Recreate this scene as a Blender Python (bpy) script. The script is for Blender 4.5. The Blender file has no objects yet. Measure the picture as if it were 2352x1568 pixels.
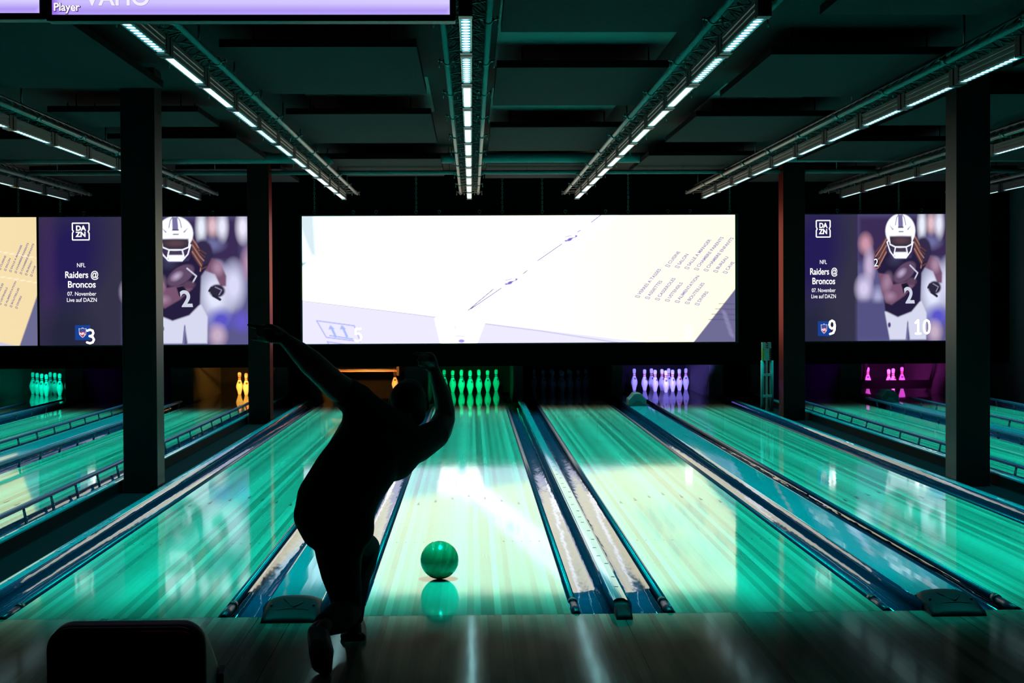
import bpy, bmesh, math, random
import numpy as np
from mathutils import Vector, Matrix
random.seed(4)
C = bpy.context.scene.collection
sc = bpy.context.scene
PI = math.pi

# ---------------------------------------------------------------- camera, world, exposure
CAM_H = 1.5783
YAW, PITCH, ROLL, FPX, CX, CY = .025, .0181, -.0049, 3481.65, 1170.44, 754.82
def _basis():
    cy, sy, cp, sp = math.cos(YAW), math.sin(YAW), math.cos(PITCH), math.sin(PITCH)
    cr, sr = math.cos(ROLL), math.sin(ROLL)
    f = Vector((sy*cp, cy*cp, -sp)); r = Vector((cy, -sy, 0)); u = r.cross(f)
    return cr*r + sr*u, -sr*r + cr*u, f
R_, U_, F_ = _basis()
cam_d = bpy.data.cameras.new('camera'); cam = bpy.data.objects.new('camera', cam_d); C.objects.link(cam)
M = Matrix((R_, U_, -F_)).transposed().to_4x4(); M.translation = Vector((0, 0, CAM_H)); cam.matrix_world = M
cam_d.sensor_width = 36; cam_d.lens = FPX/2352*36
cam_d.shift_x = (1176-CX)/2352; cam_d.shift_y = (CY-784)/2352
cam_d.clip_start = .05; cam_d.clip_end = 100
sc.camera = cam; sc.cycles.denoising_input_passes = 'RGB_ALBEDO'     # guides through the glossy boards are noisy
w = bpy.data.worlds.new('world'); sc.world = w; w.use_nodes = True
w.node_tree.nodes['Background'].inputs[0].default_value = (.25, .8, 1, 1)
w.node_tree.nodes['Background'].inputs[1].default_value = .0012
sc.view_settings.view_transform = 'Standard'; sc.view_settings.look = 'None'
sc.view_settings.exposure = 0.0; sc.view_settings.gamma = 1; sc.view_settings.use_curve_mapping = False
LED_POWER = 28.0          # watts of each LED batten
LED_COLOR = (.0, .92, .88)
LED_SPREAD = math.radians(62)
SCREEN_GAIN = 1.0

def at(px, py, Y):
    """point of the hall seen at photo pixel px,py at distance Y down the hall"""
    v = F_ + R_*((px-CX)/FPX) - U_*((py-CY)/FPX)
    v = v*(Y/v.y); return Vector((v.x, v.y, v.z+CAM_H))

# ---------------------------------------------------------------- materials
MATS = {}
def mat(name, col=(.5, .5, .5), rough=.5, metal=0, coat=0, spec=.5, emit=None, es=0, bump=0, bscale=20, bstretch=(1, 1, 1), var=0):
    if name in MATS: return MATS[name]
    m = bpy.data.materials.new(name); m.use_nodes = True; nt = m.node_tree; b = nt.nodes['Principled BSDF']
    b.inputs['Base Color'].default_value = (*col, 1); b.inputs['Roughness'].default_value = rough
    b.inputs['Metallic'].default_value = metal; b.inputs['Coat Weight'].default_value = coat
    b.inputs['Specular IOR Level'].default_value = spec
    if emit: b.inputs['Emission Color'].default_value = (*emit, 1); b.inputs['Emission Strength'].default_value = es
    if bump or var:
        tc = nt.nodes.new('ShaderNodeTexCoord'); mp = nt.nodes.new('ShaderNodeMapping'); mp.inputs['Scale'].default_value = bstretch
        ns = nt.nodes.new('ShaderNodeTexNoise'); ns.inputs['Scale'].default_value = bscale; ns.inputs['Detail'].default_value = 3
        nt.links.new(tc.outputs['Object'], mp.inputs[0]); nt.links.new(mp.outputs[0], ns.inputs[0])
        if bump:
            bp = nt.nodes.new('ShaderNodeBump'); bp.inputs['Strength'].default_value = 1; bp.inputs['Distance'].default_value = bump
            nt.links.new(ns.outputs[0], bp.inputs['Height']); nt.links.new(bp.outputs[0], b.inputs['Normal'])
        if var:
            mx = nt.nodes.new('ShaderNodeMix'); mx.data_type = 'RGBA'
            mx.inputs[6].default_value = (*[c*(1-var) for c in col], 1); mx.inputs[7].default_value = (*[min(1, c*(1+var)) for c in col], 1)
            nt.links.new(ns.outputs[0], mx.inputs[0]); nt.links.new(mx.outputs[2], b.inputs['Base Color'])
    MATS[name] = m; return m

def emis(name, col, s=1.0):
    if name in MATS: return MATS[name]
    m = bpy.data.materials.new(name); m.use_nodes = True; nt = m.node_tree; nt.nodes.clear()
    e = nt.nodes.new('ShaderNodeEmission'); o = nt.nodes.new('ShaderNodeOutputMaterial')
    e.inputs[0].default_value = (*col, 1); e.inputs[1].default_value = s; nt.links.new(e.outputs[0], o.inputs[0])
    MATS[name] = m; return m

def boards(name, base, dark, rough, width=.0272, contrast=1.0, seams=(), coat=.0, bump=.0004):
    """narrow glued boards running down the lane"""
    m = bpy.data.materials.new(name); m.use_nodes = True; nt = m.node_tree; b = nt.nodes['Principled BSDF']; N = nt.nodes.new; L = nt.links.new
    tc = N('ShaderNodeTexCoord'); sp = N('ShaderNodeSeparateXYZ'); L(tc.outputs['Object'], sp.inputs[0])
    def math_(op, a, bb=None):
        n = N('ShaderNodeMath'); n.operation = op
        for i, v in enumerate((a, bb)):
            if v is None: continue
            if isinstance(v, (int, float)): n.inputs[i].default_value = v
            else: L(v, n.inputs[i])
        return n.outputs[0]
    ix = math_('FLOOR', math_('DIVIDE', sp.outputs[0], width))
    off = math_('MULTIPLY', math_('FRACT', math_('MULTIPLY', ix, .618)), 3.1)
    iy = math_('FLOOR', math_('DIVIDE', math_('ADD', sp.outputs[1], off), 4.3))
    cb = N('ShaderNodeCombineXYZ'); L(ix, cb.inputs[0]); L(iy, cb.inputs[1])
    wn = N('ShaderNodeTexWhiteNoise'); wn.noise_dimensions = '2D'; L(cb.outputs[0], wn.inputs['Vector'])
    wn1 = N('ShaderNodeTexWhiteNoise'); wn1.noise_dimensions = '1D'; L(ix, wn1.inputs['W'])
    mp = N('ShaderNodeMapping'); mp.inputs['Scale'].default_value = (60, 1.2, 1); L(tc.outputs['Object'], mp.inputs[0])
    ns = N('ShaderNodeTexNoise'); ns.inputs['Scale'].default_value = 1; ns.inputs['Detail'].default_value = 4; L(mp.outputs[0], ns.inputs[0])
    f = math_('ADD', math_('MULTIPLY', wn1.outputs['Value'], .72), math_('ADD', math_('MULTIPLY', wn.outputs['Value'], .16), math_('MULTIPLY', ns.outputs[0], .20)))
    f = math_('MULTIPLY', f, contrast)
    mx = N('ShaderNodeMix'); mx.data_type = 'RGBA'; mx.inputs[6].default_value = (*base, 1); mx.inputs[7].default_value = (*dark, 1); L(f, mx.inputs[0])
    col = mx.outputs[2]
    for s in seams:
        d = math_('LESS_THAN', math_('ABSOLUTE', math_('SUBTRACT', sp.outputs[0], s)), .0018)
        m2 = N('ShaderNodeMix'); m2.data_type = 'RGBA'; L(d, m2.inputs[0]); L(col, m2.inputs[6]); m2.inputs[7].default_value = (.004, .004, .004, 1); col = m2.outputs[2]
    L(col, b.inputs['Base Color']); b.inputs['Roughness'].default_value = rough
    n2 = N('ShaderNodeTexNoise'); n2.inputs['Scale'].default_value = 1.0; mp2 = N('ShaderNodeMapping'); mp2.inputs['Scale'].default_value = (9, 1.5, 1)
    L(tc.outputs['Object'], mp2.inputs[0]); L(mp2.outputs[0], n2.inputs[0])
    rr = N('ShaderNodeMapRange'); rr.inputs[3].default_value = rough*.7; rr.inputs[4].default_value = rough*1.35; L(n2.outputs[0], rr.inputs[0]); L(rr.outputs[0], b.inputs['Roughness'])
    bp = N('ShaderNodeBump'); bp.inputs['Distance'].default_value = bump; bp.inputs['Strength'].default_value = 1; L(n2.outputs[0], bp.inputs['Height']); L(bp.outputs[0], b.inputs['Normal'])
    b.inputs['Coat Weight'].default_value = coat; b.inputs['Coat Roughness'].default_value = rough*.6
    MATS[name] = m; return m

m_lane = boards('lane maple', (.62, .50, .36), (.20, .15, .10), .055, width=.0351)
m_appr = boards('approach wood', (.40, .36, .27), (.15, .13, .10), .09, width=.0351, seams=(-1.075, -.905, .755, 2.42))
m_gutter = mat('gutter plastic', (.008, .034, .075), .07, bump=.006, bscale=1.0, bstretch=(9, 1.3, 9))
m_cap = mat('capping teal', (.03, .23, .27), .06)
m_rail = mat('bumper blue metal', (.035, .075, .15), .30, metal=.2)
m_flat = mat('folded bumper plastic', (.008, .014, .035), .33, spec=.35)
m_post = mat('bumper post metal', (.06, .16, .24), .35, metal=.4)
m_clip = mat('black clip', (.01, .012, .014), .4)
m_hood = mat('hood plastic', (.004, .010, .014), .5, spec=.22)
m_hoodline = mat('hood groove', (.003, .006, .007), .5)
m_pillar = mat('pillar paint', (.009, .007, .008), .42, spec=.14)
m_pillar_pinklit = mat('pillar far pink-lit', (.07, .018, .018), .45, metal=.9)  # far pillars: pink light on their sides painted in as reddish metal tint
m_pillar_pinklit.node_tree.nodes['Principled BSDF'].inputs['Specular Tint'].default_value = (1, .42, .40, 1)
m_walk = mat('walkway carpet', (.0035, .0032, .005), .9, spec=.05, bump=.002, bscale=120)
m_ceil = mat('ceiling concrete', (.026, .019, .019), .9, spec=.1, bump=.003, bscale=30, var=.2)
m_slab = mat('acoustic felt', (.024, .021, .023), .95, spec=.1, bump=.001, bscale=60, var=.08)
m_slabedge = mat('felt edge', (.005, .003, .004), .95, spec=.05)
m_black = mat('black masking', (.0015, .0012, .0025), .9, spec=.03)
m_wall = mat('dark painted wall', (.04, .045, .055), .85)
m_house = mat('screen housing', (.012, .018, .018), .6)
m_steel = mat('galvanised steel', (.30, .33, .33), .4, metal=.8)
m_pipe = mat('truss aluminium', (.20, .165, .16), .45, metal=.3)
m_fin = mat('batten aluminium', (.11, .10, .10), .45, metal=.6)
m_trim = mat('batten lip', (.5, .45, .43), .4, metal=.7)
m_part = mat('partition board', (.11, .10, .11), .6)
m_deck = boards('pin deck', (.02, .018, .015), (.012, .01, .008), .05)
m_cushion = mat('pit curtain', (.006, .006, .007), .85, spec=.1, bump=.004, bscale=40)
m_mach = mat('machine steel', (.03, .03, .032), .4, metal=.5)
m_skin = mat('skin', (.16, .085, .06), .55)
m_hair = mat('hair', (.012, .010, .009), .8, bump=.002, bscale=200)
m_shirt = mat('shirt cotton', (.022, .026, .028), .9, bump=.006, bscale=14)
m_trouser = mat('trouser cotton', (.010, .011, .013), .9, bump=.006, bscale=12)
m_shoe = mat('shoe leather', (.05, .03, .025), .5)
m_sole = mat('shoe sole', (.06, .012, .010), .6)
m_plastic = mat('return plastic', (.016, .016, .020), .5, spec=.3)
m_inner = mat('return recess', (.002, .002, .002), .9)
m_redglow = emis('return lamp', (1, .03, .01), .45)
m_bezel = mat('monitor bezel', (.004, .004, .006), .4)
m_mark = mat('lane arrow stain', (.10, .05, .03), .15)

# ---------------------------------------------------------------- mesh helpers
def box(bm, x0, x1, y0, y1, z0, z1, mi=0):
    v = [bm.verts.new((x, y, z)) for z in (z0, z1) for y in (y0, y1) for x in (x0, x1)]
    for q in ((0, 2, 3, 1), (4, 5, 7, 6), (0, 1, 5, 4), (2, 6, 7, 3), (0, 4, 6, 2), (1, 3, 7, 5)):
        f = bm.faces.new([v[i] for i in q]); f.material_index = mi
def BM(): return bmesh.new()
def bxs(*bs):
    bm = BM()
    for b in bs: box(bm, *b)
    return bm
def tube(bm, pts, r, n=8, cap=True, mi=0):
    pts = [Vector(p) for p in pts]; rs = r if isinstance(r, (list, tuple)) else [r]*len(pts); rings = []
    up = Vector((0, 0, 1))
    for i, p in enumerate(pts):
        d = (pts[min(i+1, len(pts)-1)]-pts[max(i-1, 0)]).normalized()
        a = up if abs(d.dot(up)) < .9 else Vector((1, 0, 0))
        s = d.cross(a).normalized(); t = s.cross(d)
        rings.append([bm.verts.new(p+(s*math.cos(2*PI*k/n)+t*math.sin(2*PI*k/n))*rs[i]) for k in range(n)])
    for A, B in zip(rings, rings[1:]):
        for k in range(n): f = bm.faces.new((A[k], A[(k+1) % n], B[(k+1) % n], B[k])); f.smooth = True; f.material_index = mi
    if cap: bm.faces.new(rings[0][::-1]); bm.faces.new(rings[-1])
def prism(bm, pts, y0, y1, axis='y', mi=0, smooth=False):
    """closed polygon in the plane across an axis, extruded along the axis"""
    def P(a, b, t): return (a, t, b) if axis == 'y' else ((t, a, b) if axis == 'x' else (a, b, t))
    A = [bm.verts.new(P(a, b, y0)) for a, b in pts]; B = [bm.verts.new(P(a, b, y1)) for a, b in pts]; n = len(pts)
    f1 = bm.faces.new(A); f2 = bm.faces.new(B[::-1]); f1.material_index = f2.material_index = mi
    for k in range(n): f = bm.faces.new((A[k], B[k], B[(k+1) % n], A[(k+1) % n])); f.material_index = mi; f.smooth = smooth
def strip(bm, prof, ys, smooth=True):
    """open profile (x,z) run along y"""
    rows = [[bm.verts.new((x, y, z)) for x, z in prof] for y in ys]
    for A, B in zip(rows, rows[1:]):
        for k in range(len(prof)-1): f = bm.faces.new((A[k], A[k+1], B[k+1], B[k])); f.smooth = smooth
def lathe(bm, prof, n=20):
    rings = [[bm.verts.new((r*math.cos(2*PI*k/n), r*math.sin(2*PI*k/n), z)) for k in range(n)] for r, z in prof]
    for A, B in zip(rings, rings[1:]):
        for k in range(n): bm.faces.new((A[k], A[(k+1) % n], B[(k+1) % n], B[k])).smooth = True
    bm.faces.new(rings[0][::-1]); bm.faces.new(rings[-1])
def obj(name, bm, mats, parent=None, loc=None, fix=True):
    """one mesh object; the mesh is built in world space unless loc is given"""
    if fix: bmesh.ops.recalc_face_normals(bm, faces=bm.faces)
    if loc is None:
        base = parent.matrix_basis.translation if parent else Vector((0, 0, 0))
        if parent and parent.parent: base = base+parent.parent.matrix_basis.translation
        if parent: bmesh.ops.translate(bm, verts=bm.verts, vec=-base)
    me = bpy.data.meshes.new(name); bm.to_mesh(me); bm.free()
    for m in (mats if isinstance(mats, (list, tuple)) else [mats]): me.materials.append(m)
    o = bpy.data.objects.new(name, me); C.objects.link(o)
    if parent: o.parent = parent
    if loc is not None: o.location = loc
    return o
def centre(o):
    """put a single-mesh thing's origin at the middle of its base"""
    vs = [v.co for v in o.data.vertices]
    c = Vector(((min(v.x for v in vs)+max(v.x for v in vs))/2, (min(v.y for v in vs)+max(v.y for v in vs))/2, min(v.z for v in vs)))
    o.data.transform(Matrix.Translation(-c)); o.location = o.location+c; return o
def tag(o, label, cat, group=None):
    o['label'] = label; o['category'] = cat
    if group: o['group'] = group
    return o
def thing(name, label, cat, loc=(0, 0, 0), group=None):
    o = bpy.data.objects.new(name, None); o.empty_display_size = .1; C.objects.link(o); o.location = loc
    return tag(o, label, cat, group)
def struct(name, bm, m, parent=None):
    o = obj(name, bm, m, parent); o['kind'] = 'structure'; return o
def dup(root, loc, label, rotz=None, group=None):
    r = root.copy(); C.objects.link(r); r.location = loc; r['label'] = label
    if group: r['group'] = group
    if rotz is not None: r.rotation_euler = (0, 0, rotz)
    for ch in list(root.children):
        c = ch.copy(); C.objects.link(c); c.parent = r
        for g in ch.children: d = g.copy(); C.objects.link(d); d.parent = c
    return r
def bevel(o, wd, seg=2, ang=35):
    m = o.modifiers.new('bevel', 'BEVEL'); m.width = wd; m.segments = seg; m.limit_method = 'ANGLE'; m.angle_limit = math.radians(ang); return o
def smooth(o):
    for p in o.data.polygons: p.use_smooth = True
    return o
def text(s, name, size, m, loc, parent=None, align='CENTER', offset=0, rot=None, extrude=.0015, squeeze=1.0, shear=0, post=1.0):
    cu = bpy.data.curves.new('font', 'FONT'); cu.body = s; cu.size = size; cu.align_x = align; cu.align_y = 'CENTER'; cu.offset = offset; cu.extrude = extrude; cu.shear = shear
    o = bpy.data.objects.new('font', cu); C.objects.link(o)
    dg = bpy.context.evaluated_depsgraph_get(); me = bpy.data.meshes.new_from_object(o.evaluated_get(dg)); C.objects.unlink(o); bpy.data.objects.remove(o)
    me.transform(Matrix.Diagonal((squeeze, 1, 1, 1)))
    if rot is not None: me.transform(Matrix.Rotation(rot, 4, 'Z')); me.transform(Matrix.Diagonal((post, 1, 1, 1)))
    me.transform(Matrix.Rotation(PI/2, 4, 'X'))       # now faces -y
    me.materials.clear(); me.materials.append(m)
    t = bpy.data.objects.new(name, me); C.objects.link(t)
    if parent:
        t.parent = parent; base = Vector(parent.location)
        if parent.parent: base = base+Vector(parent.parent.location)
        t.location = Vector(loc)-base
    else: t.location = loc
    return t

# ---------------------------------------------------------------- layout numbers
FOUL = 7.6145; DECK = 22.9; HEADPIN = FOUL+18.29; SCR_Y = 23.07; MASK_Z = .59; CEIL = 3.53
HW = 1.0541/2
LANES = {2: -7.222, 3: -5.62, 4: -3.845, 5: -1.8096, 6: -.031, 7: 1.552, 8: 3.3236, 9: 5.40, 10: 7.171}

# ---------------------------------------------------------------- the room
bm = bxs((-9.6, 8.3, -1.5, FOUL-.004, -.05, 0)); struct('floor', bm, m_appr)
bm = bxs((-9.6, 8.3, FOUL, 27.8, -.2, -.14)); struct('floor', bm, m_walk)
struct('ceiling', bxs((-9.7, 8.4, -1.5, 27.8, CEIL, CEIL+.1)), m_ceil)
struct('wall_right', bxs((8.3, 8.45, -1.5, 27.8, -.2, CEIL)), m_wall)
struct('wall_left', bxs((-9.75, -9.6, -1.5, 27.8, -.2, CEIL)), m_wall)
struct('wall_back', bxs((-9.6, 8.3, 27.65, 27.8, -.14, CEIL)), m_black)
struct('wall_front', bxs((-9.6, 8.3, -1.65, -1.5, 0, CEIL)), m_wall)
struct('trim_1', bxs((-9.6, 8.3, SCR_Y+.12, SCR_Y+.2, MASK_Z, CEIL)), m_black)     # black masking wall above the pin pits
struct('trim_2', bxs((-2.945, -2.60, FOUL, 24.6, -.14, -.002)), m_walk)            # walkway between lanes left
struct('trim_3', bxs((4.07, 4.455, FOUL, 24.6, -.14, -.002)), m_walk)
# dark seam and spots at the foul line
struct('trim_4', bxs((-9.6, 8.3, FOUL-.004, FOUL, -.05, -.001)), m_black)

# ---------------------------------------------------------------- lanes
LAB = {
 2: 'green-lit lane at the far left edge, ending in ten teal pins',
 3: 'green-lit lane left of the ball return cap, just left of the near left pillar',
 4: 'green-lit lane between raised bumper rails, directly left of the left pillars, with orange-lit pins',
 5: 'wide open green-lit lane left of the bowler, running up from the ball return machine',
 6: 'lane with the rolling green ball and screen glare, ending in green pins',
 7: 'lane right of the ball, half cream with screen glare, ending in unlit dark pins',
 8: 'green-lit lane with a reflected 9, ending in ten violet-white pins',
 9: 'green-lit lane just right of the far right pillar, behind the first raised rail',
 10: 'green-lit lane at the right wall, ending in magenta pins behind a sweep bar'}
# gutter outer limits (left, right) of each lane
GUT = {2: (-7.90, -6.56), 3: (-6.29, -4.87), 4: (-4.59, -3.0), 5: (-2.53, -1.05), 6: (-.77, .715), 7: (.795, 2.28), 8: (2.56, 4.0), 9: (4.53, 6.145), 10: (6.425, 7.95)}
YE = 27.2
def lane(n):
    x = LANES[n]; g0, g1 = GUT[n]; t = thing('bowling_lane', LAB[n], 'bowling lane', (x, FOUL, 0))
    obj('lane_bed', bxs((x-HW, x+HW, FOUL, 24.2, -.06, 0)), m_lane, t)
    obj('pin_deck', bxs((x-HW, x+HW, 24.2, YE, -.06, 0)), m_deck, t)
    for a, b, s in ((g0, x-HW, -1), (x+HW, g1, 1)):
        bm = BM(); prof = []; wd = b-a
        for k in range(13):
            u = k/12; ang = PI*u; prof.append((a+wd*(.5-.5*math.cos(ang)), -.004-.080*math.sin(ang)**.8))
        lip = .048
        prof = [(a, lip if s < 0 else -.002)]+prof+[(b, lip if s > 0 else -.002)]
        strip(bm, prof, [FOUL+.002+i*.97 for i in range(17)]+[24.58])
        g = obj('gutter', bm, m_gutter, t); md = g.modifiers.new('thick', 'SOLIDIFY'); md.thickness = .006; md.offset = -1
    # arrows and dots
    bm = BM()
    for k in range(-3, 4):
        ax = x+k*.1305; ay = 12.35-abs(k)*.16
        vs = [bm.verts.new((ax+dx, ay+dy, .0008)) for dx, dy in ((-.011, -.09), (.011, -.09), (0, .07))]; bm.faces.new(vs)
    for k in (-8, -7, -6, -5, -4, 4, 5, 6, 7, 8):
        cx = x+k*.0585; vs = [bm.verts.new((cx+.006*math.cos(a*PI/3), 9.95+.012*math.sin(a*PI/3), .0008)) for a in range(6)]; bm.faces.new(vs)
    obj('lane_markings', bm, m_mark, t)
    return t
lanes = {n: lane(n) for n in LANES}

def flat_bumper(n, side):
    x = LANES[n]+side*(HW+.027); t = lanes[n]
    bm = BM(); prof = [(x+.020*math.cos(a*PI/8), -.006+.018*math.sin(a*PI/8)) for a in range(16)]
    for y0, y1 in ((FOUL+.01, FOUL+.30), (FOUL+.345, DECK-.1)): prism(bm, prof, y0, y1, smooth=True)
    b = obj('gutter_bumper', bm, m_flat, t)
    bm = BM(); tube(bm, [(x, FOUL+.295, -.006), (x, FOUL+.35, -.006)], .024, 12)
    obj('bumper_clip', bm, m_clip, b)
for n in (5, 6, 7, 8):
    for s in (-1, 1): flat_bumper(n, s)

def raised_bumper(n, side, label, y1=22.75):
    x = LANES[n]+side*(HW+.022); t = thing('bumper_rail', label, 'bumper rail', (x, FOUL+.5, 0))
    bm = BM(); w_, z0, z1 = .020, .078, .108
    prism(bm, [(x-w_, z0+.006), (x-w_+.006, z0), (x+w_-.006, z0), (x+w_, z0+.006), (x+w_, z1-.008), (x+w_-.008, z1), (x-w_+.008, z1), (x-w_, z1-.008)], FOUL+.5, y1)
    obj('rail', bm, m_rail, t)
    y = FOUL+.65; k = 0
    while y < y1-.1:
        bm = BM()
        zb = -.03; xo = x+side*.022
        for s in (-1, 1): tube(bm, [(xo, y+s*.022, zb), (x, y+s*.012, z0+.004)], .006, 6)
        tube(bm, [(xo, y-.02, zb+.035), (xo, y+.02, zb+.035)], .005, 6); tube(bm, [(xo, y-.024, zb), (xo, y+.024, zb)], .008, 6)
        obj('post', bm, m_post, t); y += .73; k += 1
    return t
raised_bumper(4, 1, 'raised blue bumper rail nearest the left pillars, closest of the rails on the left')
raised_bumper(4, -1, 'raised blue bumper rail along the wide teal capping left of the left pillars', 23.0)
raised_bumper(3, 1, 'raised blue bumper rail on the far side of the wide teal capping at left')
raised_bumper(3, -1, 'raised blue bumper rail in front of the teal pins, second from the far left')
raised_bumper(2, 1, 'raised blue bumper rail ending just under the teal pins at far left')
raised_bumper(9, -1, 'raised teal bumper rail starting at the far right pillar, nearest rail on the right')
raised_bumper(9, 1, 'raised teal bumper rail on the near side of the capping below the magenta pins')
raised_bumper(10, -1, 'raised teal bumper rail behind the right-hand capping, in front of the magenta pins')
raised_bumper(10, 1, 'raised teal bumper rail along the right wall, farthest of the rails')

# cappings and curbs
m_riser = mat('black riser', (.002, .002, .003), .8, spec=.1)
def capping(a, b, label, z=.05, y1=24.4, mound=.004, name='lane_capping', y0=FOUL+.005):
    if name == 'lane_capping' and -2 < a < 3: y0 = 7.765 if b-a > .15 else 7.705
    t = thing(name, label, 'capping', ((a+b)/2, FOUL, 0)); bm = BM()
    n = 6; prof = [(a, -.10), (a, z-.006), (a+.006, z)]+[(a+.006+(b-a-.012)*k/n, z+mound*math.sin(PI*k/n)) for k in range(1, n)]+[(b-.006, z), (b, z-.006), (b, -.10)]
    zb = z-.018; prof = [(x_, zb if z_ < 0 else z_) for x_, z_ in prof]
    prism(bm, prof, y0, y1)
    obj('cap_top', bm, m_cap, t); obj('riser', bxs((a+.001, b-.001, y0, y1, -.10, zb)), m_riser, t)
    if b-a < .15:       # ticks left by knocks on the narrow caps
        bm = BM(); rnd = random.Random(int(a*100))
        for k in range(22):
            yy = FOUL+.4+k*.33+rnd.random()*.12; xx = a+.02+rnd.random()*(b-a-.05)
            box(bm, xx, xx+.022, yy, yy+.008, z+mound, z+mound+.001)
        obj('scuff_mark', bm, m_clip, t)
    return t
capping(-1.05, -.77, 'wide teal capping strip between the left open lane and the ball lane, behind the bowler')
capping(.715, .795, 'narrow pale capping strip with dark ticks between the two centre lanes', mound=.002)
capping(2.28, 2.56, 'wide teal capping strip right of centre, running down to the right hood')
capping(-4.87, -4.59, 'wide teal capping between two raised rails left of the near left pillar')
capping(6.145, 6.425, 'wide teal capping under the magenta pins between raised rails at right')
capping(-2.60, -2.53, 'narrow teal kerb on the right of the left walkway, in front of the left pillars', name='lane_kerb')
capping(4.0, 4.07, 'narrow teal kerb on the left of the right walkway, in front of the right pillars', name='lane_kerb')
capping(-3.0, -2.945, 'teal kerb with black riser on the left of the left walkway', z=.10, name='lane_kerb')
capping(4.455, 4.53, 'teal kerb with black riser on the right of the right walkway', z=.10, name='lane_kerb')
capping(-6.56, -6.29, 'blue capping between the two lanes at the far left', z=.03)

# end hoods at the foul line
def hood(a, b, label, big=True):
    y0, y1 = 7.46, 7.76 if big else 7.70; t = thing('capping_hood', label, 'end hood', ((a+b)/2, (y0+y1)/2, 0)); bm = BM()
    h = .085 if big else .065; c = (a+b)/2; hw = (b-a)/2; n = 10; rows = []
    for j, (yy, hh, wf) in enumerate(((y0, .012, 1.0), (y0+.02, .03, 1.0), (y0+.12, h*.72, .985), (y0+.22, h*.97, .97), (y1-.03, h, .96), (y1, h*.96, .95))):
        rows.append([bm.verts.new((c+hw*wf, yy, 0.0))]+[bm.verts.new((c+hw*wf*(1-2*k/n), yy, hh*(1-.30*abs(1-2*k/n)**3))) for k in range(n+1)]+[bm.verts.new((c-hw*wf, yy, 0.0))])
    for A, B in zip(rows, rows[1:]):
        for k in range(len(A)-1): bm.faces.new((A[k], A[k+1], B[k+1], B[k])).smooth = True
    bm.faces.new(rows[0]); bm.faces.new(rows[-1][::-1])
    o = obj('hood_shell', bm, m_hood, t)
    if big:
        bm = BM(); zc = lambda yy: .012+(yy-y0)*.42
        for p, q in (((c-.05, 7.665), (c+.01, 7.56)), ((c+.01, 7.56), (c+.05, 7.62))):
            tube(bm, [(p[0], p[1], h*(.72 if p[1] < 7.6 else .97)), (q[0], q[1], h*(.66 if q[1] < 7.6 else .84))], .003, 6)
        tube(bm, [(c-.075, 7.545, .047), (c-.02, 7.552, .054), (c+.03, 7.552, .054), (c+.085, 7.545, .047)], .0028, 6)
        obj('groove', bm, m_hoodline, t)
        for s in (-1, 1):
            bm = BM(); tube(bm, [(c+s*.105, 7.60, .052), (c+s*.105, 7.60, .066)], .007, 8); obj('screw', bm, m_hoodline, t)
    return t
hood(-1.045, -.765, 'dark teal end hood on the wide capping, left of the bowler\'s feet')
hood(.71, .79, 'small black end hood on the narrow capping right of the ball', False)
hood(2.284, 2.556, 'dark teal end hood at the foul line near the bottom right corner')

# angular covers where the ball return track dives under
def track_cover(c, Y, label, m):
    t = thing('track_cover', label, 'track cover', (c, Y, .054)); bm = BM()
    prism(bm, [(c-.13, .0545), (c+.13, .0545), (c+.13, .15), (c+.10, .17), (c+.05, .235), (c-.05, .235), (c-.10, .17), (c-.13, .15)], Y, Y+.35)
    bevel(obj('cover_shell', bm, m, t), .012)
    bm = BM(); prism(bm, [(c-.12, .0545), (c-.02, .13), (c+.02, .13), (c+.12, .0545)], Y-.02, Y+.01)
    obj('front_wedge', bm, mat('cover wedge', (.07, .07, .07), .5), t)
track_cover(2.40, 21.9, 'grey angular cover at the far end of the capping, under the first violet-white pin', mat('cover light', (.14, .14, .14), .5))
track_cover(6.20, 22.3, 'dark teal angular cover in front of the sweep bar and magenta pins', mat('cover dark', (.02, .035, .04), .6))

# ---------------------------------------------------------------- pin pits
PIT = {2: ((.0, 1.0, .62), 9), 3: ((.28, .02, .9), 2.5), 4: ((1.0, .46, .06), 22), 5: ((1.0, .38, .06), 26), 6: ((.0, 1.0, .26), 11), 7: ((.05, .25, .6), .10), 8: ((.24, .20, 1.0), 32), 9: ((.30, .02, .95), 5), 10: ((.85, .08, .80), 30)}
PITNAME = {2: 'teal', 3: 'dim violet', 4: 'orange', 5: 'red and amber', 6: 'green', 7: 'unlit', 8: 'violet-white', 9: 'purple', 10: 'magenta'}
for n, (colr, pw) in PIT.items():
    x = LANES[n]
    t = thing('pit_light', f'small lamp hidden above the {PITNAME[n]} pin pit, behind the masking', 'lamp', (x, 23.9, .80))
    if n == 5: t.location.z = .665
    obj('lamp_body', bxs((x-.4, x+.4, 23.86, 23.98, t.location.z, t.location.z+.06)), m_mach, t)
    obj('bracket', bxs((x-.02, x+.02, 23.28, 23.98, t.location.z+.06, t.location.z+.08)), m_mach, t)
    ld = bpy.data.lights.new('lamp_beam', 'AREA'); ld.shape = 'RECTANGLE'; ld.size = .7; ld.size_y = .08; ld.energy = pw; ld.color = colr; ld.spread = math.radians(50)
    lo = bpy.data.objects.new('lamp_beam', ld); C.objects.link(lo); lo.parent = t; lo.location = (0, 0, -.01)
    lo.rotation_euler = Vector((0, 2.4, -.52)).to_track_quat('-Z', 'Y').to_euler()
    struct('wall_pit', bxs((x-.80, x+.80, 27.3, 27.36, -.06, 1.0)), m_cushion)
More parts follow.
